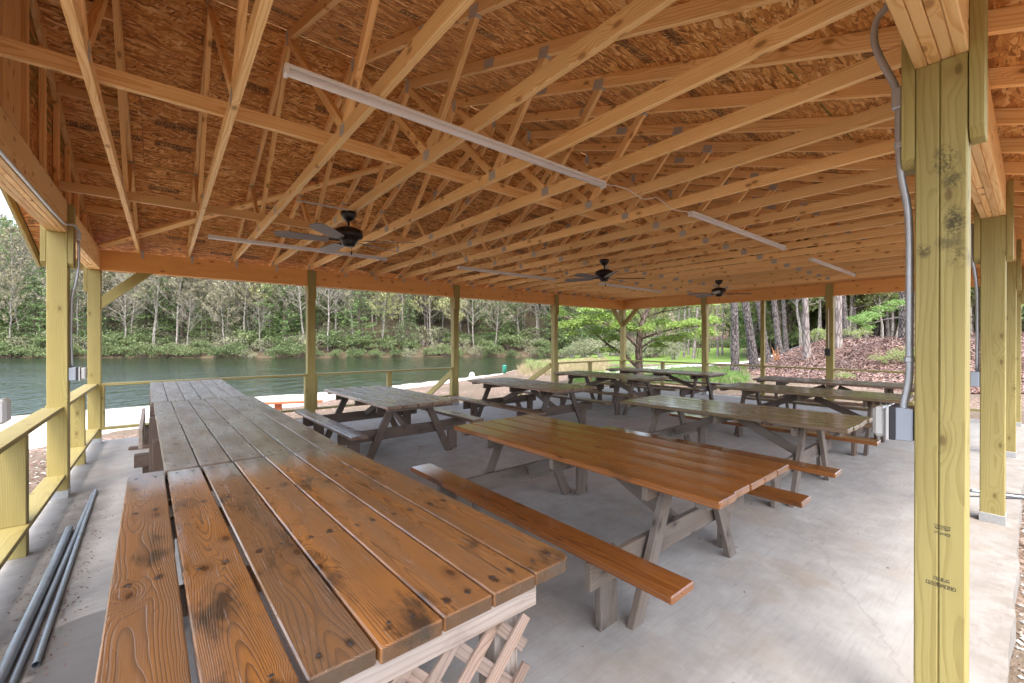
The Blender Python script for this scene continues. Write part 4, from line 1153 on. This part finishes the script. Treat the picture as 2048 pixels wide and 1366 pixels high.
# ------------------------------------------------------------------ plants
import numpy as np
def leaf_mat(name, c0, c1, rough=.55, trans=.25):
    t = NT(name); r = t.rand
    n = t.noise(t.world, .9, 2); n2 = t.noise(t.obj, 5, 2)
    c = t.mix(t.m_('ADD', t.m_('MULTIPLY', n2, .6), t.m_('MULTIPLY', r, .4)), c0, c1)
    g = t.t.nodes.new('ShaderNodeBsdfTranslucent'); t.put(g, 0, c)
    mx = t.t.nodes.new('ShaderNodeMixShader'); mx.inputs[0].default_value = trans
    t.fin(c, rough, 0, .3)
    t.t.links.new(t.b.outputs[0], mx.inputs[1]); t.t.links.new(g.outputs[0], mx.inputs[2]); t.t.links.new(mx.outputs[0], t.out.inputs[0])
    return t.m
def bark_mat(name, c0, c1, sc=6, bmp=.03):
    t = NT(name); p = t.obj
    v = t.vor(t.vm('MULTIPLY', p, (sc*2, sc*2, sc*.55)), 1, 'DISTANCE_TO_EDGE'); n = t.noise(t.vm('MULTIPLY', p, (9, 9, 2.5)), 1, 5, .7)
    e = t.m_('ADD', t.m_('MULTIPLY', t.step(v.outputs['Distance'], 0, .2), .5), t.m_('MULTIPLY', n, .5))
    c = t.mix(t.step(e, .3, .75), c0, c1); li = t.step(t.noise(p, 2.2, 4, .7), .55, .72, 0, .5)
    c = t.mix(li, c, tuple(min(1, x*1.5) for x in c1)); t.bump(e, bmp)
    return t.fin(c, .9, 0, .2)
M['twigs_pale'] = bark_mat('pale_bare_bark', (.165, .14, .118), (.315, .285, .25), 3, .01)
M['bark_grey'] = bark_mat('grey_pine_bark', (.045, .036, .032), (.165, .142, .132), 6, .05)
M['bark_pale'] = bark_mat('pale_smooth_bark', (.13, .105, .095), (.27, .23, .21), 3, .02)
M['bark_brown'] = bark_mat('brown_bark', (.07, .05, .04), (.19, .14, .11), 5, .03)
M['bud_pink'] = leaf_mat('pink_buds', (.22, .205, .12), (.37, .34, .22)); M['bud_yellow'] = leaf_mat('yellow_green_buds', (.27, .30, .10), (.44, .43, .20))
M['pine'] = leaf_mat('pine_needles', (.085, .15, .045), (.20, .29, .10), trans=.35); M['hemlock'] = leaf_mat('hemlock_needles', (.075, .115, .045), (.175, .215, .10))
M['rhodo'] = leaf_mat('rhododendron_leaf', (.072, .112, .042), (.19, .23, .095), .45); M['lime'] = leaf_mat('fresh_maple_leaf', (.15, .24, .045), (.28, .38, .10), .5, .45)
M['spring'] = leaf_mat('spring_leaf', (.22, .29, .09), (.38, .43, .19), .5, .5)
M['brush'] = leaf_mat('grey_brush_leaf', (.14, .155, .08), (.29, .29, .18))

class Geo:
    def __init__(s): s.V = []; s.F = []; s.M = []
    def tube(s, pts, rad, n=3, m=0):
        v, f = tube_geo(pts, rad, n); o = len(s.V); s.V += [tuple(q) for q in v]
        s.F += [tuple(i+o for i in g_) for g_ in f[:-2]]; s.M += [m]*(len(f)-2)
    def leaf(s, c, d, e, m=1):
        o = len(s.V); s.V += [tuple(c-d), tuple(c+e), tuple(c+d), tuple(c-e)]; s.F.append((o, o+1, o+2, o+3)); s.M.append(m)
    def mesh(s, name, mats):
        me = bpy.data.meshes.new(name); me.from_pydata(s.V, [], s.F)
        for m_ in mats: me.materials.append(M[m_])
        me.polygons.foreach_set('material_index', s.M); return me
def rv(R_): 
    return Vector((R_.gauss(0, 1), R_.gauss(0, 1), R_.gauss(0, 1))).normalized()
def bare_tree(seed, H=14, leaves=0, lm=1, start=.3, spread=.32, lsize=.09, tr=.13):
    R_ = random.Random(seed); g = Geo(); g2 = Geo()
    lean = Vector((R_.gauss(0, .04), R_.gauss(0, .04), 1)); pts = []; p = Vector()
    for i in range(8):
        pts.append(p.copy()); p = p + (lean + Vector((R_.gauss(0, .05), R_.gauss(0, .05), 0)))*H/7
    g.tube(pts, [tr*(1-i/8.5)**.8 for i in range(8)], 5)
    def on(t): k = min(6, int(t*7)); return pts[k].lerp(pts[k+1], t*7-k)
    nb = 30
    for b in range(nb):
        t = start + (1-start)*(b+R_.random())/nb; t = min(t, .995); a = b*2.4+R_.uniform(-.4, .4)
        up = R_.uniform(.55, 1.3); L = H*spread*(1.08-t)**.7*R_.uniform(.7, 1.15)
        d = Vector((math.cos(a), math.sin(a), up)).normalized(); o = on(t)
        bp = [o]; q = o.copy(); dd = d.copy()
        for i in range(4): q = q + dd*L/4; dd = (dd + Vector((R_.gauss(0, .13), R_.gauss(0, .13), .12))).normalized(); bp.append(q.copy())
        r0 = tr*.34*(1.1-t)+.008
        g.tube(bp, [r0, r0*.75, r0*.5, r0*.34, .007], 3)
        for s_ in range(6):
            tt = .25+.75*(s_+R_.random())/6; k = min(3, int(tt*4)); o2 = bp[k].lerp(bp[k+1], tt*4-k)
            d2 = (d + rv(R_)*.9 + Vector((0, 0, .25))).normalized(); L2 = L*.42*R_.uniform(.5, 1.1)
            e2 = o2+d2*L2*.55+rv(R_)*.05; e3 = o2+d2*L2+Vector((0, 0, .1*L2))
            g2.tube([o2, e2, e3], [.018, .014, .008], 3)
            for w_ in range(6):
                o3 = o2.lerp(e3, R_.uniform(.3, 1)); d3 = (d2+rv(R_)*.8+Vector((0, 0, .3))).normalized(); e4 = o3+d3*L2*.45
                g2.tube([o3, e4], [.012, .007], 3)
                for _ in range(leaves):
                    c = o3.lerp(e4, R_.random()) + rv(R_)*.12; g2.leaf(c, rv(R_)*lsize*R_.uniform(.5, 1.2), rv(R_)*lsize*.6, 1)
    return g, g2
def pine_tree(seed, H=15, dens=1., w_=.34, droop=.0, start=.10, ls=.19):
    R_ = random.Random(seed); g = Geo(); g2 = Geo()
    g.tube([Vector((0, 0, 0)), Vector((R_.gauss(0, .1), R_.gauss(0, .1), H*.5)), Vector((0, 0, H))], [.17, .10, .02], 6)
    z = H*start
    while z < H*.985:
        t = z/H; n = 5; L = H*w_*(1-t)**.62*min(1, .55+t*2.)*R_.uniform(.65, 1.15)+.25; a0 = R_.random()*6.28
        for b in range(n):
            a = a0+b*6.283/n+R_.uniform(-.3, .3); l = L*R_.uniform(.6, 1.15); rise = .12-droop
            d = Vector((math.cos(a), math.sin(a), rise)); e = Vector((0, 0, z))+d*l
            g.tube([Vector((0, 0, z)), e], [.028, .008], 3)
            m = int(22*dens*(l/2+.4))
            for _ in range(m):
                u = R_.random()**.6; c = Vector((0, 0, z))+d*l*u + Vector((R_.gauss(0, .12*l*u+.05), R_.gauss(0, .12*l*u+.05), R_.gauss(0, .14)))
                dd = (d*.8+rv(R_)*.9).normalized()*ls*R_.uniform(.6, 1.3); ee = dd.cross(rv(R_)).normalized()*ls*.34
                g2.leaf(c, dd, ee, 1)
        z += H*.05*R_.uniform(.7, 1.35)
    return g, g2
def bush(seed, R0=1.5, H=1.6, n=1300, ls=.10, stems=14):
    R_ = random.Random(seed); g = Geo(); g2 = Geo(); cl_ = []
    for _ in range(18):
        a = R_.random()*6.28; r = R0*math.sqrt(R_.random())*.75; cl_.append((Vector((r*math.cos(a), r*math.sin(a), H*R_.uniform(.25, .85)*(1-.4*(r/R0)**2))), R_.uniform(.3, .55)*R0*.75))
    for c, r in cl_[:stems]: g.tube([Vector((c.x*.25, c.y*.25, 0)), c*.6+Vector((0, 0, .05)), c], [.03, .02, .008], 3)
    for i in range(n):
        c, r = cl_[i % len(cl_)]; d = rv(R_); d.z = abs(d.z)*.9-.25*R_.random(); p = c+d*r*R_.uniform(.7, 1.05); p.z = max(.03, p.z)
        dd = (rv(R_)+d*.4).normalized()*ls*R_.uniform(.6, 1.2); g2.leaf(p, dd, dd.cross(rv(R_)).normalized()*ls*.42, 1)
    return g, g2
def protos(fn, seeds, bark, leaf, **k):
    out = []
    for s_ in seeds:
        a, b = fn(s_, **k); out.append((a.mesh('trunk', [bark, leaf]), b.mesh('crown', [bark, leaf])))
    return out
def plant(name, pr, loc, sc, label, cat, group=None, rz=None, part=('trunk', 'crown'), tilt=None, sz=None):
    rz = rnd.uniform(0, 6.28) if rz is None else rz
    Mx = Matrix.Translation(loc) @ Matrix.Rotation(rz, 4, 'Z')
    if tilt: Mx = Matrix.Translation(loc) @ tilt.to_matrix().to_4x4() @ Matrix.Rotation(rz, 4, 'Z')
    Mx = Mx @ Matrix.Diagonal((sc, sc, sz or sc, 1))
    o = bpy.data.objects.new(name, None); COL.objects.link(o); o.matrix_basis = Mx; props(o, label, cat, group)
    for nm, me in zip(part, pr):
        c = bpy.data.objects.new(nm, me); COL.objects.link(c); c.parent = o
    return o
P_bare = protos(bare_tree, (1, 2, 3), 'twigs_pale', 'bud_pink', H=14, spread=.36, leaves=1, lsize=.08)
P_bud = protos(bare_tree, (11, 12), 'twigs_pale', 'bud_pink', H=13, leaves=4, lsize=.12, spread=.38)
P_yel = protos(bare_tree, (21, 22), 'twigs_pale', 'bud_yellow', H=13, leaves=5, lsize=.13, spread=.38)
P_spr = protos(bare_tree, (31, 32), 'bark_brown', 'spring', H=12, leaves=8, lsize=.19, spread=.42, start=.12)
P_pine = protos(pine_tree, (41, 42, 43), 'bark_brown', 'pine', H=15)
P_hem = protos(pine_tree, (51, 52), 'bark_brown', 'hemlock', H=13, w_=.30, droop=.35, start=.05, dens=1.2)
P_rho = protos(bush, (61, 62, 63), 'bark_brown', 'rhodo')
P_bru = protos(bush, (71, 72), 'twigs_pale', 'brush', n=700, ls=.09)
R_ = random.Random(77)
LBARE = 'leafless pale grey tree in the wood over the lake'
def farplant(kinds, b, D, sc):
    q = at(b, D); q.z -= .15
    kind = kinds
    if kind == 'bare': plant('bare_tree', R_.choice(P_bare), q, sc, 'leafless pale grey tree on the wooded hill over the lake', 'tree', 'leafless trees on the hill over the lake')
    elif kind == 'bud': plant('budding_tree', R_.choice(P_bud), q, sc, 'pinkish budding tree on the wooded hill over the lake', 'tree', 'budding trees on the hill over the lake')
    elif kind == 'yel': plant('yellow_budding_tree', R_.choice(P_yel), q, sc, 'yellow green budding tree on the wooded hill over the lake', 'tree', 'yellow green trees on the hill over the lake')
    elif kind == 'pine': plant('pine_tree', R_.choice(P_pine), q, sc, 'bright green pine among the bare trees over the lake', 'tree', 'pines on the hill over the lake')
    elif kind == 'hem': plant('hemlock_tree', R_.choice(P_hem), q, sc, 'dark drooping hemlock among the bare trees over the lake', 'tree', 'hemlocks on the hill over the lake')
    elif kind == 'rho': plant('rhododendron', R_.choice(P_rho), q, sc, 'dark glossy rhododendron along the far shore', 'shrub', 'rhododendrons along the far shore', part=('stems', 'foliage'))
    elif kind == 'bru': plant('brush', R_.choice(P_bru), q, sc, 'grey green brush on the far wooded slope', 'shrub', 'brush on the far wooded slope', part=('stems', 'foliage'))
# wood over the lake, row by row up the hill
cnt = {}
row = 0; D = 4.
while D < 66:
    step = 3.4 + D*.045
    L0, L1 = -1180/852.4, 205/852.4
    far_mid = 64+D
    b = -1150 + R_.uniform(0, 40)
    while b < 215:
        fD = interp(b, FAR) + D + R_.uniform(-1.5, 1.5)
        green = math.sin(b*.011+.6)+math.sin(b*.029+2)*.6 + math.sin(D*.2)*.3
        r = R_.random()
        if b < -880: r *= .75
        if r < .08 + .13*(green > .4): k = 'pine'
        elif r < .22: k = 'hem'
        elif r < .50: k = 'bare'
        elif r < .83: k = 'bud'
        else: k = 'yel'
        if D > 40 and k in ('pine', 'hem') and R_.random() < .35: k = 'bud'
        lim = {'bare': 280, 'bud': 280, 'yel': 200, 'pine': 200, 'hem': 200}[k]; cnt[k] = cnt.get(k, 0)+1
        sc = R_.uniform(.8, 1.35) * (1. if k != 'hem' else .85)
        if k in ('pine',): sc *= R_.uniform(.7, 1.15)
        if cnt[k] <= lim: farplant(k, b, fD, sc)
        b += step/fD*852.4*R_.uniform(.75, 1.25)
    D += step*.85; row += 1
# shoreline evergreens
for rw in range(3):
    b = -1150
    while b < 150:
        fD = interp(b, FAR) - .5 + rw*2.6 + R_.uniform(-.5, .8)
        gap = (-525 < b < -470 and rw == 0)
        if not gap: farplant('rho' if R_.random() < .7 else 'bru', b, fD, R_.uniform(.8, 1.5)*(1+.25*rw))
        b += R_.uniform(1.8, 3.2)/fD*852.4*(1+.3*rw)
for _ in range(190):
    b = R_.uniform(-1150, 150); farplant('bru', b, interp(b, FAR)+R_.uniform(6, 40), R_.uniform(1.1, 2.2))
# a few trees singled out by the photo
def single(pr, b, D, sc, name, lab, cat='tree', **k): q = at(b, D); q.z -= .1; return plant(name, pr, q, sc, lab, cat, **k)
single(P_pine[0], -455, 66, 1.0, 'pine_tree', 'tall bright green pine on the far shore just left of the second lake post')
single(P_pine[1], -305, 66, .95, 'pine_tree', 'slim light green pine on the far shore left of the third lake post')
single(P_pine[2], -620, 66, .55, 'pine_tree', 'small rounded green pine low on the far shore')
single(P_pine[0], -890, 63, 1.0, 'pine_tree', 'dark green pine between the two left end posts')
single(P_bare[0], -503, 63.5, .62, 'bare_tree', 'pale forked bare tree standing at the waterline')
single(P_bare[2], -650, 63.5, .60, 'bare_tree', 'pale bare tree leaning out over the water')
single(P_pine[1], -1010, 84, 1.25, 'pine_tree', 'tallest pine against the sky at the far left')
single(P_pine[2], -985, 92, 1.25, 'pine_tree', 'pine with a ragged top against the sky at the far left')
# ---- right side: lawn edge, woods, leafy maple
R_ = random.Random(99)
M['bark_l'] = M['bark_brown']
def maple():
    R2 = random.Random(5); D0 = 17.5; base = at(254, D0)
    t = thing('maple_tree', tuple(base), 'low spreading tree in bright lime green leaf outside the lake corner', 'tree')
    g = Geo(); lf = Geo()
    def P(b, v, dD=0): D = D0+dD; q = at(b, D, 0); q.z = 1.5+(683-v)/852.4*D; return q
    tr = [P(257, 790), P(254, 735), P(253, 700), P(256, 665), P(262, 640), P(275, 612), P(282, 570), P(285, 500)]
    g.tube(tr, [.19, .15, .14, .125, .11, .09, .06, .03], 8)
    limbs = []
    def limb(pts, r):
        Q = [P(*p) for p in pts]; g.tube(Q, [.7*r*(1-.75*i/(len(Q)-1)) for i in range(len(Q))], 5); limbs.append(Q)
    limb([(253, 738), (225, 712, .5), (190, 690, 1), (150, 655, 1.4), (110, 640, 1.6)], .12)
    limb([(254, 700), (230, 675, -.6), (195, 650, -1), (150, 640, -1.2), (105, 635, -1.)], .08)
    limb([(256, 668), (225, 640, .6), (185, 618, 1), (140, 605, 1.2), (100, 600, 1)], .07)
    limb([(253, 700), (285, 680, .6), (325, 672, 1), (365, 668, 1.2), (405, 690, 1.4)], .08)
    limb([(256, 680), (290, 668, -.8), (335, 655, -1.3), (375, 655, -1.5), (405, 665, -1.5)], .07)
    limb([(265, 636), (300, 625, .4), (345, 618, .6), (390, 612, .8)], .06)
    limb([(262, 640), (240, 610, -.7), (215, 585, -1), (180, 560, -1)], .07)
    limb([(254, 715), (270, 695, 1.5), (295, 690, 2.2), (330, 700, 2.6)], .05)
    pads = [(110, 608, 30, 8, 0), (150, 600, 34, 9, .6), (200, 600, 30, 9, 1), (115, 650, 26, 10, -.6), (150, 640, 34, 12, -.8), (185, 632, 30, 11, .4), (215, 650, 26, 12, -.4),
            (170, 662, 30, 9, 1), (205, 675, 24, 10, .8), (190, 700, 18, 6, .4), (230, 630, 24, 9, 0), (300, 645, 30, 8, .8), (330, 650, 26, 8, -.8), (360, 645, 26, 8, -1),
            (310, 678, 34, 7, .8), (345, 672, 30, 8, 1), (385, 662, 24, 10, -1.4), (300, 612, 26, 7, .4), (350, 608, 34, 7, .6), (390, 606, 24, 6, .8), (290, 690, 22, 6, 1.2), (240, 655, 16, 12, .8),
            (95, 625, 18, 8, 1), (180, 580, 40, 10, 0), (250, 580, 44, 10, .5), (330, 575, 44, 10, -.5), (160, 618, 26, 6, -1.3), (270, 655, 16, 8, -.8), (400, 640, 16, 8, -1.), (118, 668, 14, 5, -.4)]
    for (b, v, rw, rh, dd) in pads:
        k = int(rw*rh*3.2)
        for _ in range(k):
            a, c_, d_ = R2.gauss(0, .45), R2.gauss(0, .42), R2.gauss(0, .6)
            q = P(b+rw*a, v+rh*c_+abs(a)*rh*.5, dd+d_)
            d1 = rv(R2); d1.z *= .5; d1.normalize(); s_ = .055*R2.uniform(.6, 1.25)
            lf.leaf(q, d1*s_, d1.cross(Z+rv(R2)*.5).normalized()*s_*.75, 1)
        for _ in range(3):
            Q = R2.choice(limbs); q0 = min((x for L_ in limbs for x in L_), key=lambda x: (x-P(b, v, dd)).length)
            e = P(b+R2.uniform(-.6, .6)*rw, v+R2.uniform(-.4, .4)*rh, dd+R2.gauss(0, .4)); m_ = q0.lerp(e, .5)+rv(R2)*.12
            g.tube([q0, m_, e], [.016, .011, .005], 3)
    for gg, nm in ((g, 'trunk'), (lf, 'crown')):
        me = gg.mesh(nm, ['bark_brown', 'lime']); link(nm, me, Matrix.Identity(4), t)
maple()
def big_trunk(b0, b1, D, wpx, mat, lab, H=16, vtop=None, ncrown=0, name='pine_tree', roots=.35, seed=0, pr=None):
    """tall bare-stemmed tree: base bearing b0, bearing b1 at 5 m up"""
    R2 = random.Random(seed+int(b0)); q = at(b0, D); r = wpx/852.4*D/2
    t = thing(name, tuple(q), lab, 'tree')
    g = Geo(); sh = RT*((b1-b0)/852.4*D)
    pts = []; rad = []
    for i in range(12):
        u = i/11; z = -.25 + (H+.25)*u**1.3; c = q + sh*(z/5.) + Vector((math.sin(z*.7+seed)*.04, math.cos(z*.5+seed)*.04, z)); pts.append(c)
        rad.append(r*(1.0+roots*math.exp(-max(z, 0)*3.0))*(1-.55*u))
    g.tube(pts, rad, 12)
    # stub limbs and knots
    for _ in range(7):
        u = R2.uniform(.22, .9); k = int(u*11); c = pts[k].lerp(pts[k+1], u*11-k); a = R2.random()*6.28
        d = Vector((math.cos(a), math.sin(a), R2.uniform(-.1, .5))); L_ = R2.uniform(.3, 2.2); g.tube([c, c+d*L_*.5, c+d*L_+Z*R2.uniform(-.3, .3)], [.035, .022, .008], 4)
    cr = Geo()
    for _ in range(int(ncrown*.45)):
        u = R2.uniform(.55, 1); k = min(10, int(u*11)); c = pts[k].lerp(pts[k+1], u*11-k); a = R2.random()*6.28; L_ = R2.uniform(1.2, 3.4)
        d = Vector((math.cos(a), math.sin(a), R2.uniform(-.1, .35))); g.tube([c, c+d*L_], [.04, .01], 4)
        for _ in range(60):
            p = c+d*L_*R2.uniform(.3, 1.05)+rv(R2)*.35; dd = rv(R2)*.13; cr.leaf(p, dd, dd.cross(rv(R2)).normalized()*.035, 1)
    me = g.mesh('trunk', [mat, 'pine']); link('trunk', me, Matrix.Identity(4), t)
    if cr.V: link('crown', cr.mesh('crown', [mat, 'pine']), Matrix.Identity(4), t)
    return t
big_trunk(446, 442, 25, 16, 'bark_grey', 'straight rough grey pine trunk, first on the left beyond the far rail', ncrown=14, seed=1)
big_trunk(484, 462, 27, 17, 'bark_grey', 'pine trunk leaning left with reddish bark at its foot, second beyond the far rail', ncrown=14, seed=2)
big_trunk(510, 490, 30, 13, 'bark_grey', 'grey trunk just left of the thin middle post, its foot in the leaves', ncrown=10, seed=3)
big_trunk(535, 522, 33, 12, 'bark_grey', 'dark trunk rising behind the splintered orange stump', ncrown=10, seed=4)
big_trunk(549, 541, 37, 9, 'bark_grey', 'slim dark trunk right of the splintered orange stump', ncrown=8, seed=5)
big_trunk(592, 582, 24, 12, 'bark_pale', 'smooth pale trunk alone between the thin middle post and the thicker far post', ncrown=6, seed=6, name='deciduous_tree')
big_trunk(652, 649, 23, 14, 'bark_pale', 'pale trunk directly right of the thicker far post', ncrown=6, seed=7, name='deciduous_tree')
big_trunk(668, 656, 33, 11, 'bark_grey', 'dark leaning trunk behind the pale one right of the far post', ncrown=8, seed=8)
big_trunk(636, 634, 36, 10, 'bark_grey', 'dark trunk seen left of the thicker far post', ncrown=8, seed=9)
big_trunk(683, 680, 38, 11, 'bark_grey', 'dark trunk above the leaf bank with pine boughs across it', ncrown=8, seed=10)
big_trunk(786, 784, 23, 19, 'bark_grey', 'thickest mottled grey trunk on the bank near the conduit', ncrown=10, seed=11)
big_trunk(803, 801, 27, 10, 'bark_brown', 'slimmer brown trunk right beside the thickest mottled one', ncrown=6, seed=12)
for i, (b, D, wd) in enumerate(((712, 44, 8), (727, 47, 9), (737, 50, 7), (750, 40, 7), (764, 43, 8), (771, 48, 9), (702, 55, 8), (694, 60, 7), (603, 46, 8), (571, 50, 7), (620, 52, 7), (556, 58, 6), (525, 56, 6), (500, 60, 6), (664, 48, 8), (742, 62, 6), (780, 52, 8), (795, 46, 7), (816, 40, 9), (473, 62, 5))):
    o = big_trunk(b, b+(-6, 0, 4, -3)[i % 4], D, wd, ('bark_grey', 'bark_brown', 'bark_pale')[i % 3], 'slender trunk standing farther back in the woods on the right', H=17, ncrown=0, seed=20+i, name='woodland_tree')
    o['group'] = 'slender trunks farther back in the woods'
for i, (b, D, wd) in enumerate(((345, 47, 4.5), (332, 50, 3.5), (362, 44, 6), (352, 55, 4), (411, 52, 5), (420, 54, 4), (438, 70, 4))):
    lab = ['thin straight sapling at the left of the lawn', 'thinnest sapling before the lawn shrubs', 'young tree leaning right beside the ladder frame', 'slim sapling behind the lime green boughs', 'pair sapling on the lawn, left stem', 'pair sapling on the lawn, right stem', 'faint sapling far back on the lawn'][i]
    big_trunk(b, b+(0, 1, 8, 2, 0, 2, 0)[i], D, wd, 'bark_pale', lab, H=9, ncrown=2, seed=50+i, name='sapling')
# split stump
q = at(531, 28.5); t = thing('broken_stump', tuple(q), 'splintered orange broken stump leaning on the litter', 'stump')
for k in range(7):
    a = k*.9; board('splinter', q+Vector((.12*math.cos(a), .12*math.sin(a), -.1)), q+Vector((.16*math.cos(a), .16*math.sin(a), .45+.2*(k % 3)))-RT*.2, .05, .035, 'fresh_split', t, up=(math.cos(a), math.sin(a), .1))
# pine bough reaching across the view on the right
t = thing('pine_bough', tuple(at(760, 19, 2.9)), 'low grey pine boughs with a bright green needle tuft crossing the woods', 'branch')
g = Geo(); lf = Geo()
def PB(b, v, D): q = at(b, D, 0); q.z = 1.5+(683-v)/852.4*D; return q
for pts in ([(786, 640, 22.6), (770, 636, 21), (745, 640, 20), (720, 648, 19.5), (700, 650, 19)], [(786, 610, 22.6), (765, 618, 21.5), (742, 622, 21), (715, 640, 20.5)], [(786, 622, 22.6), (800, 612, 21), (826, 605, 20)], [(786, 598, 22.6), (770, 604, 21.5), (750, 612, 21)]):
    Q = [PB(*p) for p in pts]; g.tube(Q, [.05-.01*i for i in range(len(Q))], 5)
R2 = random.Random(8)
for (b, v, D, rw, rh, n) in ((697, 640, 19, 20, 8, 900), (716, 632, 20, 22, 7, 700), (742, 618, 21, 26, 6, 500), (770, 606, 21, 24, 6, 350), (712, 655, 19.4, 14, 6, 160)):
    for _ in range(n):
        q = PB(b+R2.gauss(0, .45)*rw, v+R2.gauss(0, .42)*rh, D+R2.gauss(0, .4)); dd = (rv(R2)-RT*.6).normalized()*.11; lf.leaf(q, dd, dd.cross(rv(R2)).normalized()*.014, 1)
M['pine_tuft'] = leaf_mat('fresh_pine_needles', (.10, .19, .045), (.20, .30, .08))  # needle green used on the low boughs only
link('limb', g.mesh('limb', ['bark_grey', 'pine_tuft']), Matrix.Identity(4), t); link('needles', lf.mesh('needles', ['bark_grey', 'pine_tuft']), Matrix.Identity(4), t)
# woods behind: foliage at many depths
for i in range(300):
    D = R_.uniform(48, 100) if i > 120 else R_.uniform(40, 62); b = R_.uniform(470, 1080); q = at(b, D); q.z -= .2
    k = R_.random()
    if k < .42: plant('spring_tree', R_.choice(P_spr), q, R_.uniform(.8, 1.3), 'yellow green spring tree deep in the woods on the right', 'tree', 'spring trees deep in the woods on the right')
    elif k < .50: plant('woodland_pine', R_.choice(P_pine), q, R_.uniform(.6, 1.2), 'green pine deep in the woods on the right', 'tree', 'pines deep in the woods on the right')
    else: plant('woodland_bare_tree', R_.choice(P_bud+P_yel), q, R_.uniform(.9, 1.3), 'budding tree deep in the woods on the right', 'tree', 'budding trees deep in the woods on the right')
for i in range(60):
    D = R_.uniform(36, 52); b = R_.uniform(560, 1040); q = at(b, D); q.z -= .2
    plant('young_spring_tree', R_.choice(P_spr+P_yel), q, R_.uniform(.55, .95), 'young yellow green tree just behind the crest of the leaf bank', 'tree', 'young trees behind the crest of the leaf bank')
P_und = protos(bush, (91, 92), 'bark_brown', 'spring', n=1100, ls=.11)
for i in range(75):
    D = R_.uniform(42, 72); b = R_.uniform(480, 1050); q = at(b, D)
    plant('understory_shrub', R_.choice(P_und+P_rho[:1]+P_bru[:1]), q, R_.uniform(1.0, 2.2), 'leafy shrub in the understory of the woods on the right', 'shrub', 'understory shrubs in the woods on the right', part=('stems', 'foliage'), sz=R_.uniform(.9, 2.2))
for i in range(64):   # wood at the back of the lawn
    D = R_.uniform(112, 150); b = R_.uniform(120, 560); q = at(b, D); q.z -= .2; k = R_.random()
    if k < .25: plant('lawn_edge_pine', R_.choice(P_pine+P_hem), q, R_.uniform(.8, 1.3), 'dark conifer behind the lawn', 'tree', 'conifers behind the lawn')
    elif k < .55: plant('lawn_edge_spring_tree', R_.choice(P_spr), q, R_.uniform(.9, 1.4), 'yellow green tree behind the lawn', 'tree', 'spring trees behind the lawn')
    else: plant('lawn_edge_bare_tree', R_.choice(P_bud+P_bare), q, R_.uniform(1., 1.5), 'pale leafless tree behind the lawn', 'tree', 'leafless trees behind the lawn')
for i in range(36):   # trees round the inlet behind the maple
    D = R_.uniform(66, 96); b = R_.uniform(75, 400) if i % 2 else R_.uniform(75, 240); q = at(b, D); k = R_.random()
    plant('inlet_tree', R_.choice(P_bud if k < .4 else P_yel if k < .6 else P_bare if k < .85 else P_pine), q, R_.uniform(.6, 1.05), 'budding tree round the head of the inlet', 'tree', 'trees round the head of the inlet')
for i in range(34):   # hedge at the back of the lawn
    b = 330+i*9+R_.uniform(-3, 3); q = at(b, 108+R_.uniform(-2, 2)); plant('hedge_shrub', R_.choice(P_rho), q, R_.uniform(1.1, 1.6), 'dark shrub in the hedge at the back of the lawn', 'shrub', 'hedge shrubs at the back of the lawn', part=('stems', 'foliage'))
for i in range(34):
    b = R_.uniform(105, 330); q = at(b, R_.uniform(42, 62)); pr = R_.choice(P_bru+P_rho[:1]); plant('inlet_shrub', pr, q, R_.uniform(.8, 1.5), 'grey green shrub at the head of the inlet', 'shrub', 'shrubs at the head of the inlet', part=('stems', 'foliage'))
P_yb = protos(bush, (81, 82), 'bark_brown', 'spring', n=900, ls=.08)
single(P_yb[0], 46, 27, .62, 'shrub', 'rounded yellow green shrub at the water edge left of the fourth lake post', 'shrub', part=('stems', 'foliage'))
single(P_yb[1], 62, 29, .5, 'shrub', 'small green shrub between the stair rail and the water', 'shrub', part=('stems', 'foliage'))
for b, D, s_, lab in ((662, 17.5, .28, 'small leafy plant at the foot of the bank right of the far post'), (742, 19, .34, 'low green shrub in the middle of the leaf bank'), (448, 17.8, .20, 'little yellow green plant below the first pine trunk'),
                   (792, 18.5, .5, 'yellow green rhododendron at the foot of the thickest trunk'), (690, 32, .7, 'bright leafed shrub on the crest of the bank'), (618, 34, .8, 'green shrub behind the pale smooth trunk'), (592, 40, .9, 'leafy shrub deep left of the far post')):
    single(R_.choice(P_yb), b, D, s_, 'shrub', lab, 'shrub', part=('stems', 'foliage'))
for (x, y, s_, lab) in ((4.9, 9.75, .16, 'yellow green seedling outside the lake rail beside the dark table'), (5.25, 9.6, .14, 'young russet and green seedling under the lake rail')):
    q = Vector((x, y, height(x, y))); plant('seedling', P_yb[1], q, s_, lab, 'plant', part=('stems', 'foliage'))
for k in range(9):
    q = at(R_.uniform(430, 560), 16.4+R_.uniform(-.4, .5)); sp = [tuple(q)]
for me in bpy.data.meshes:
    me.validate(); me.update()
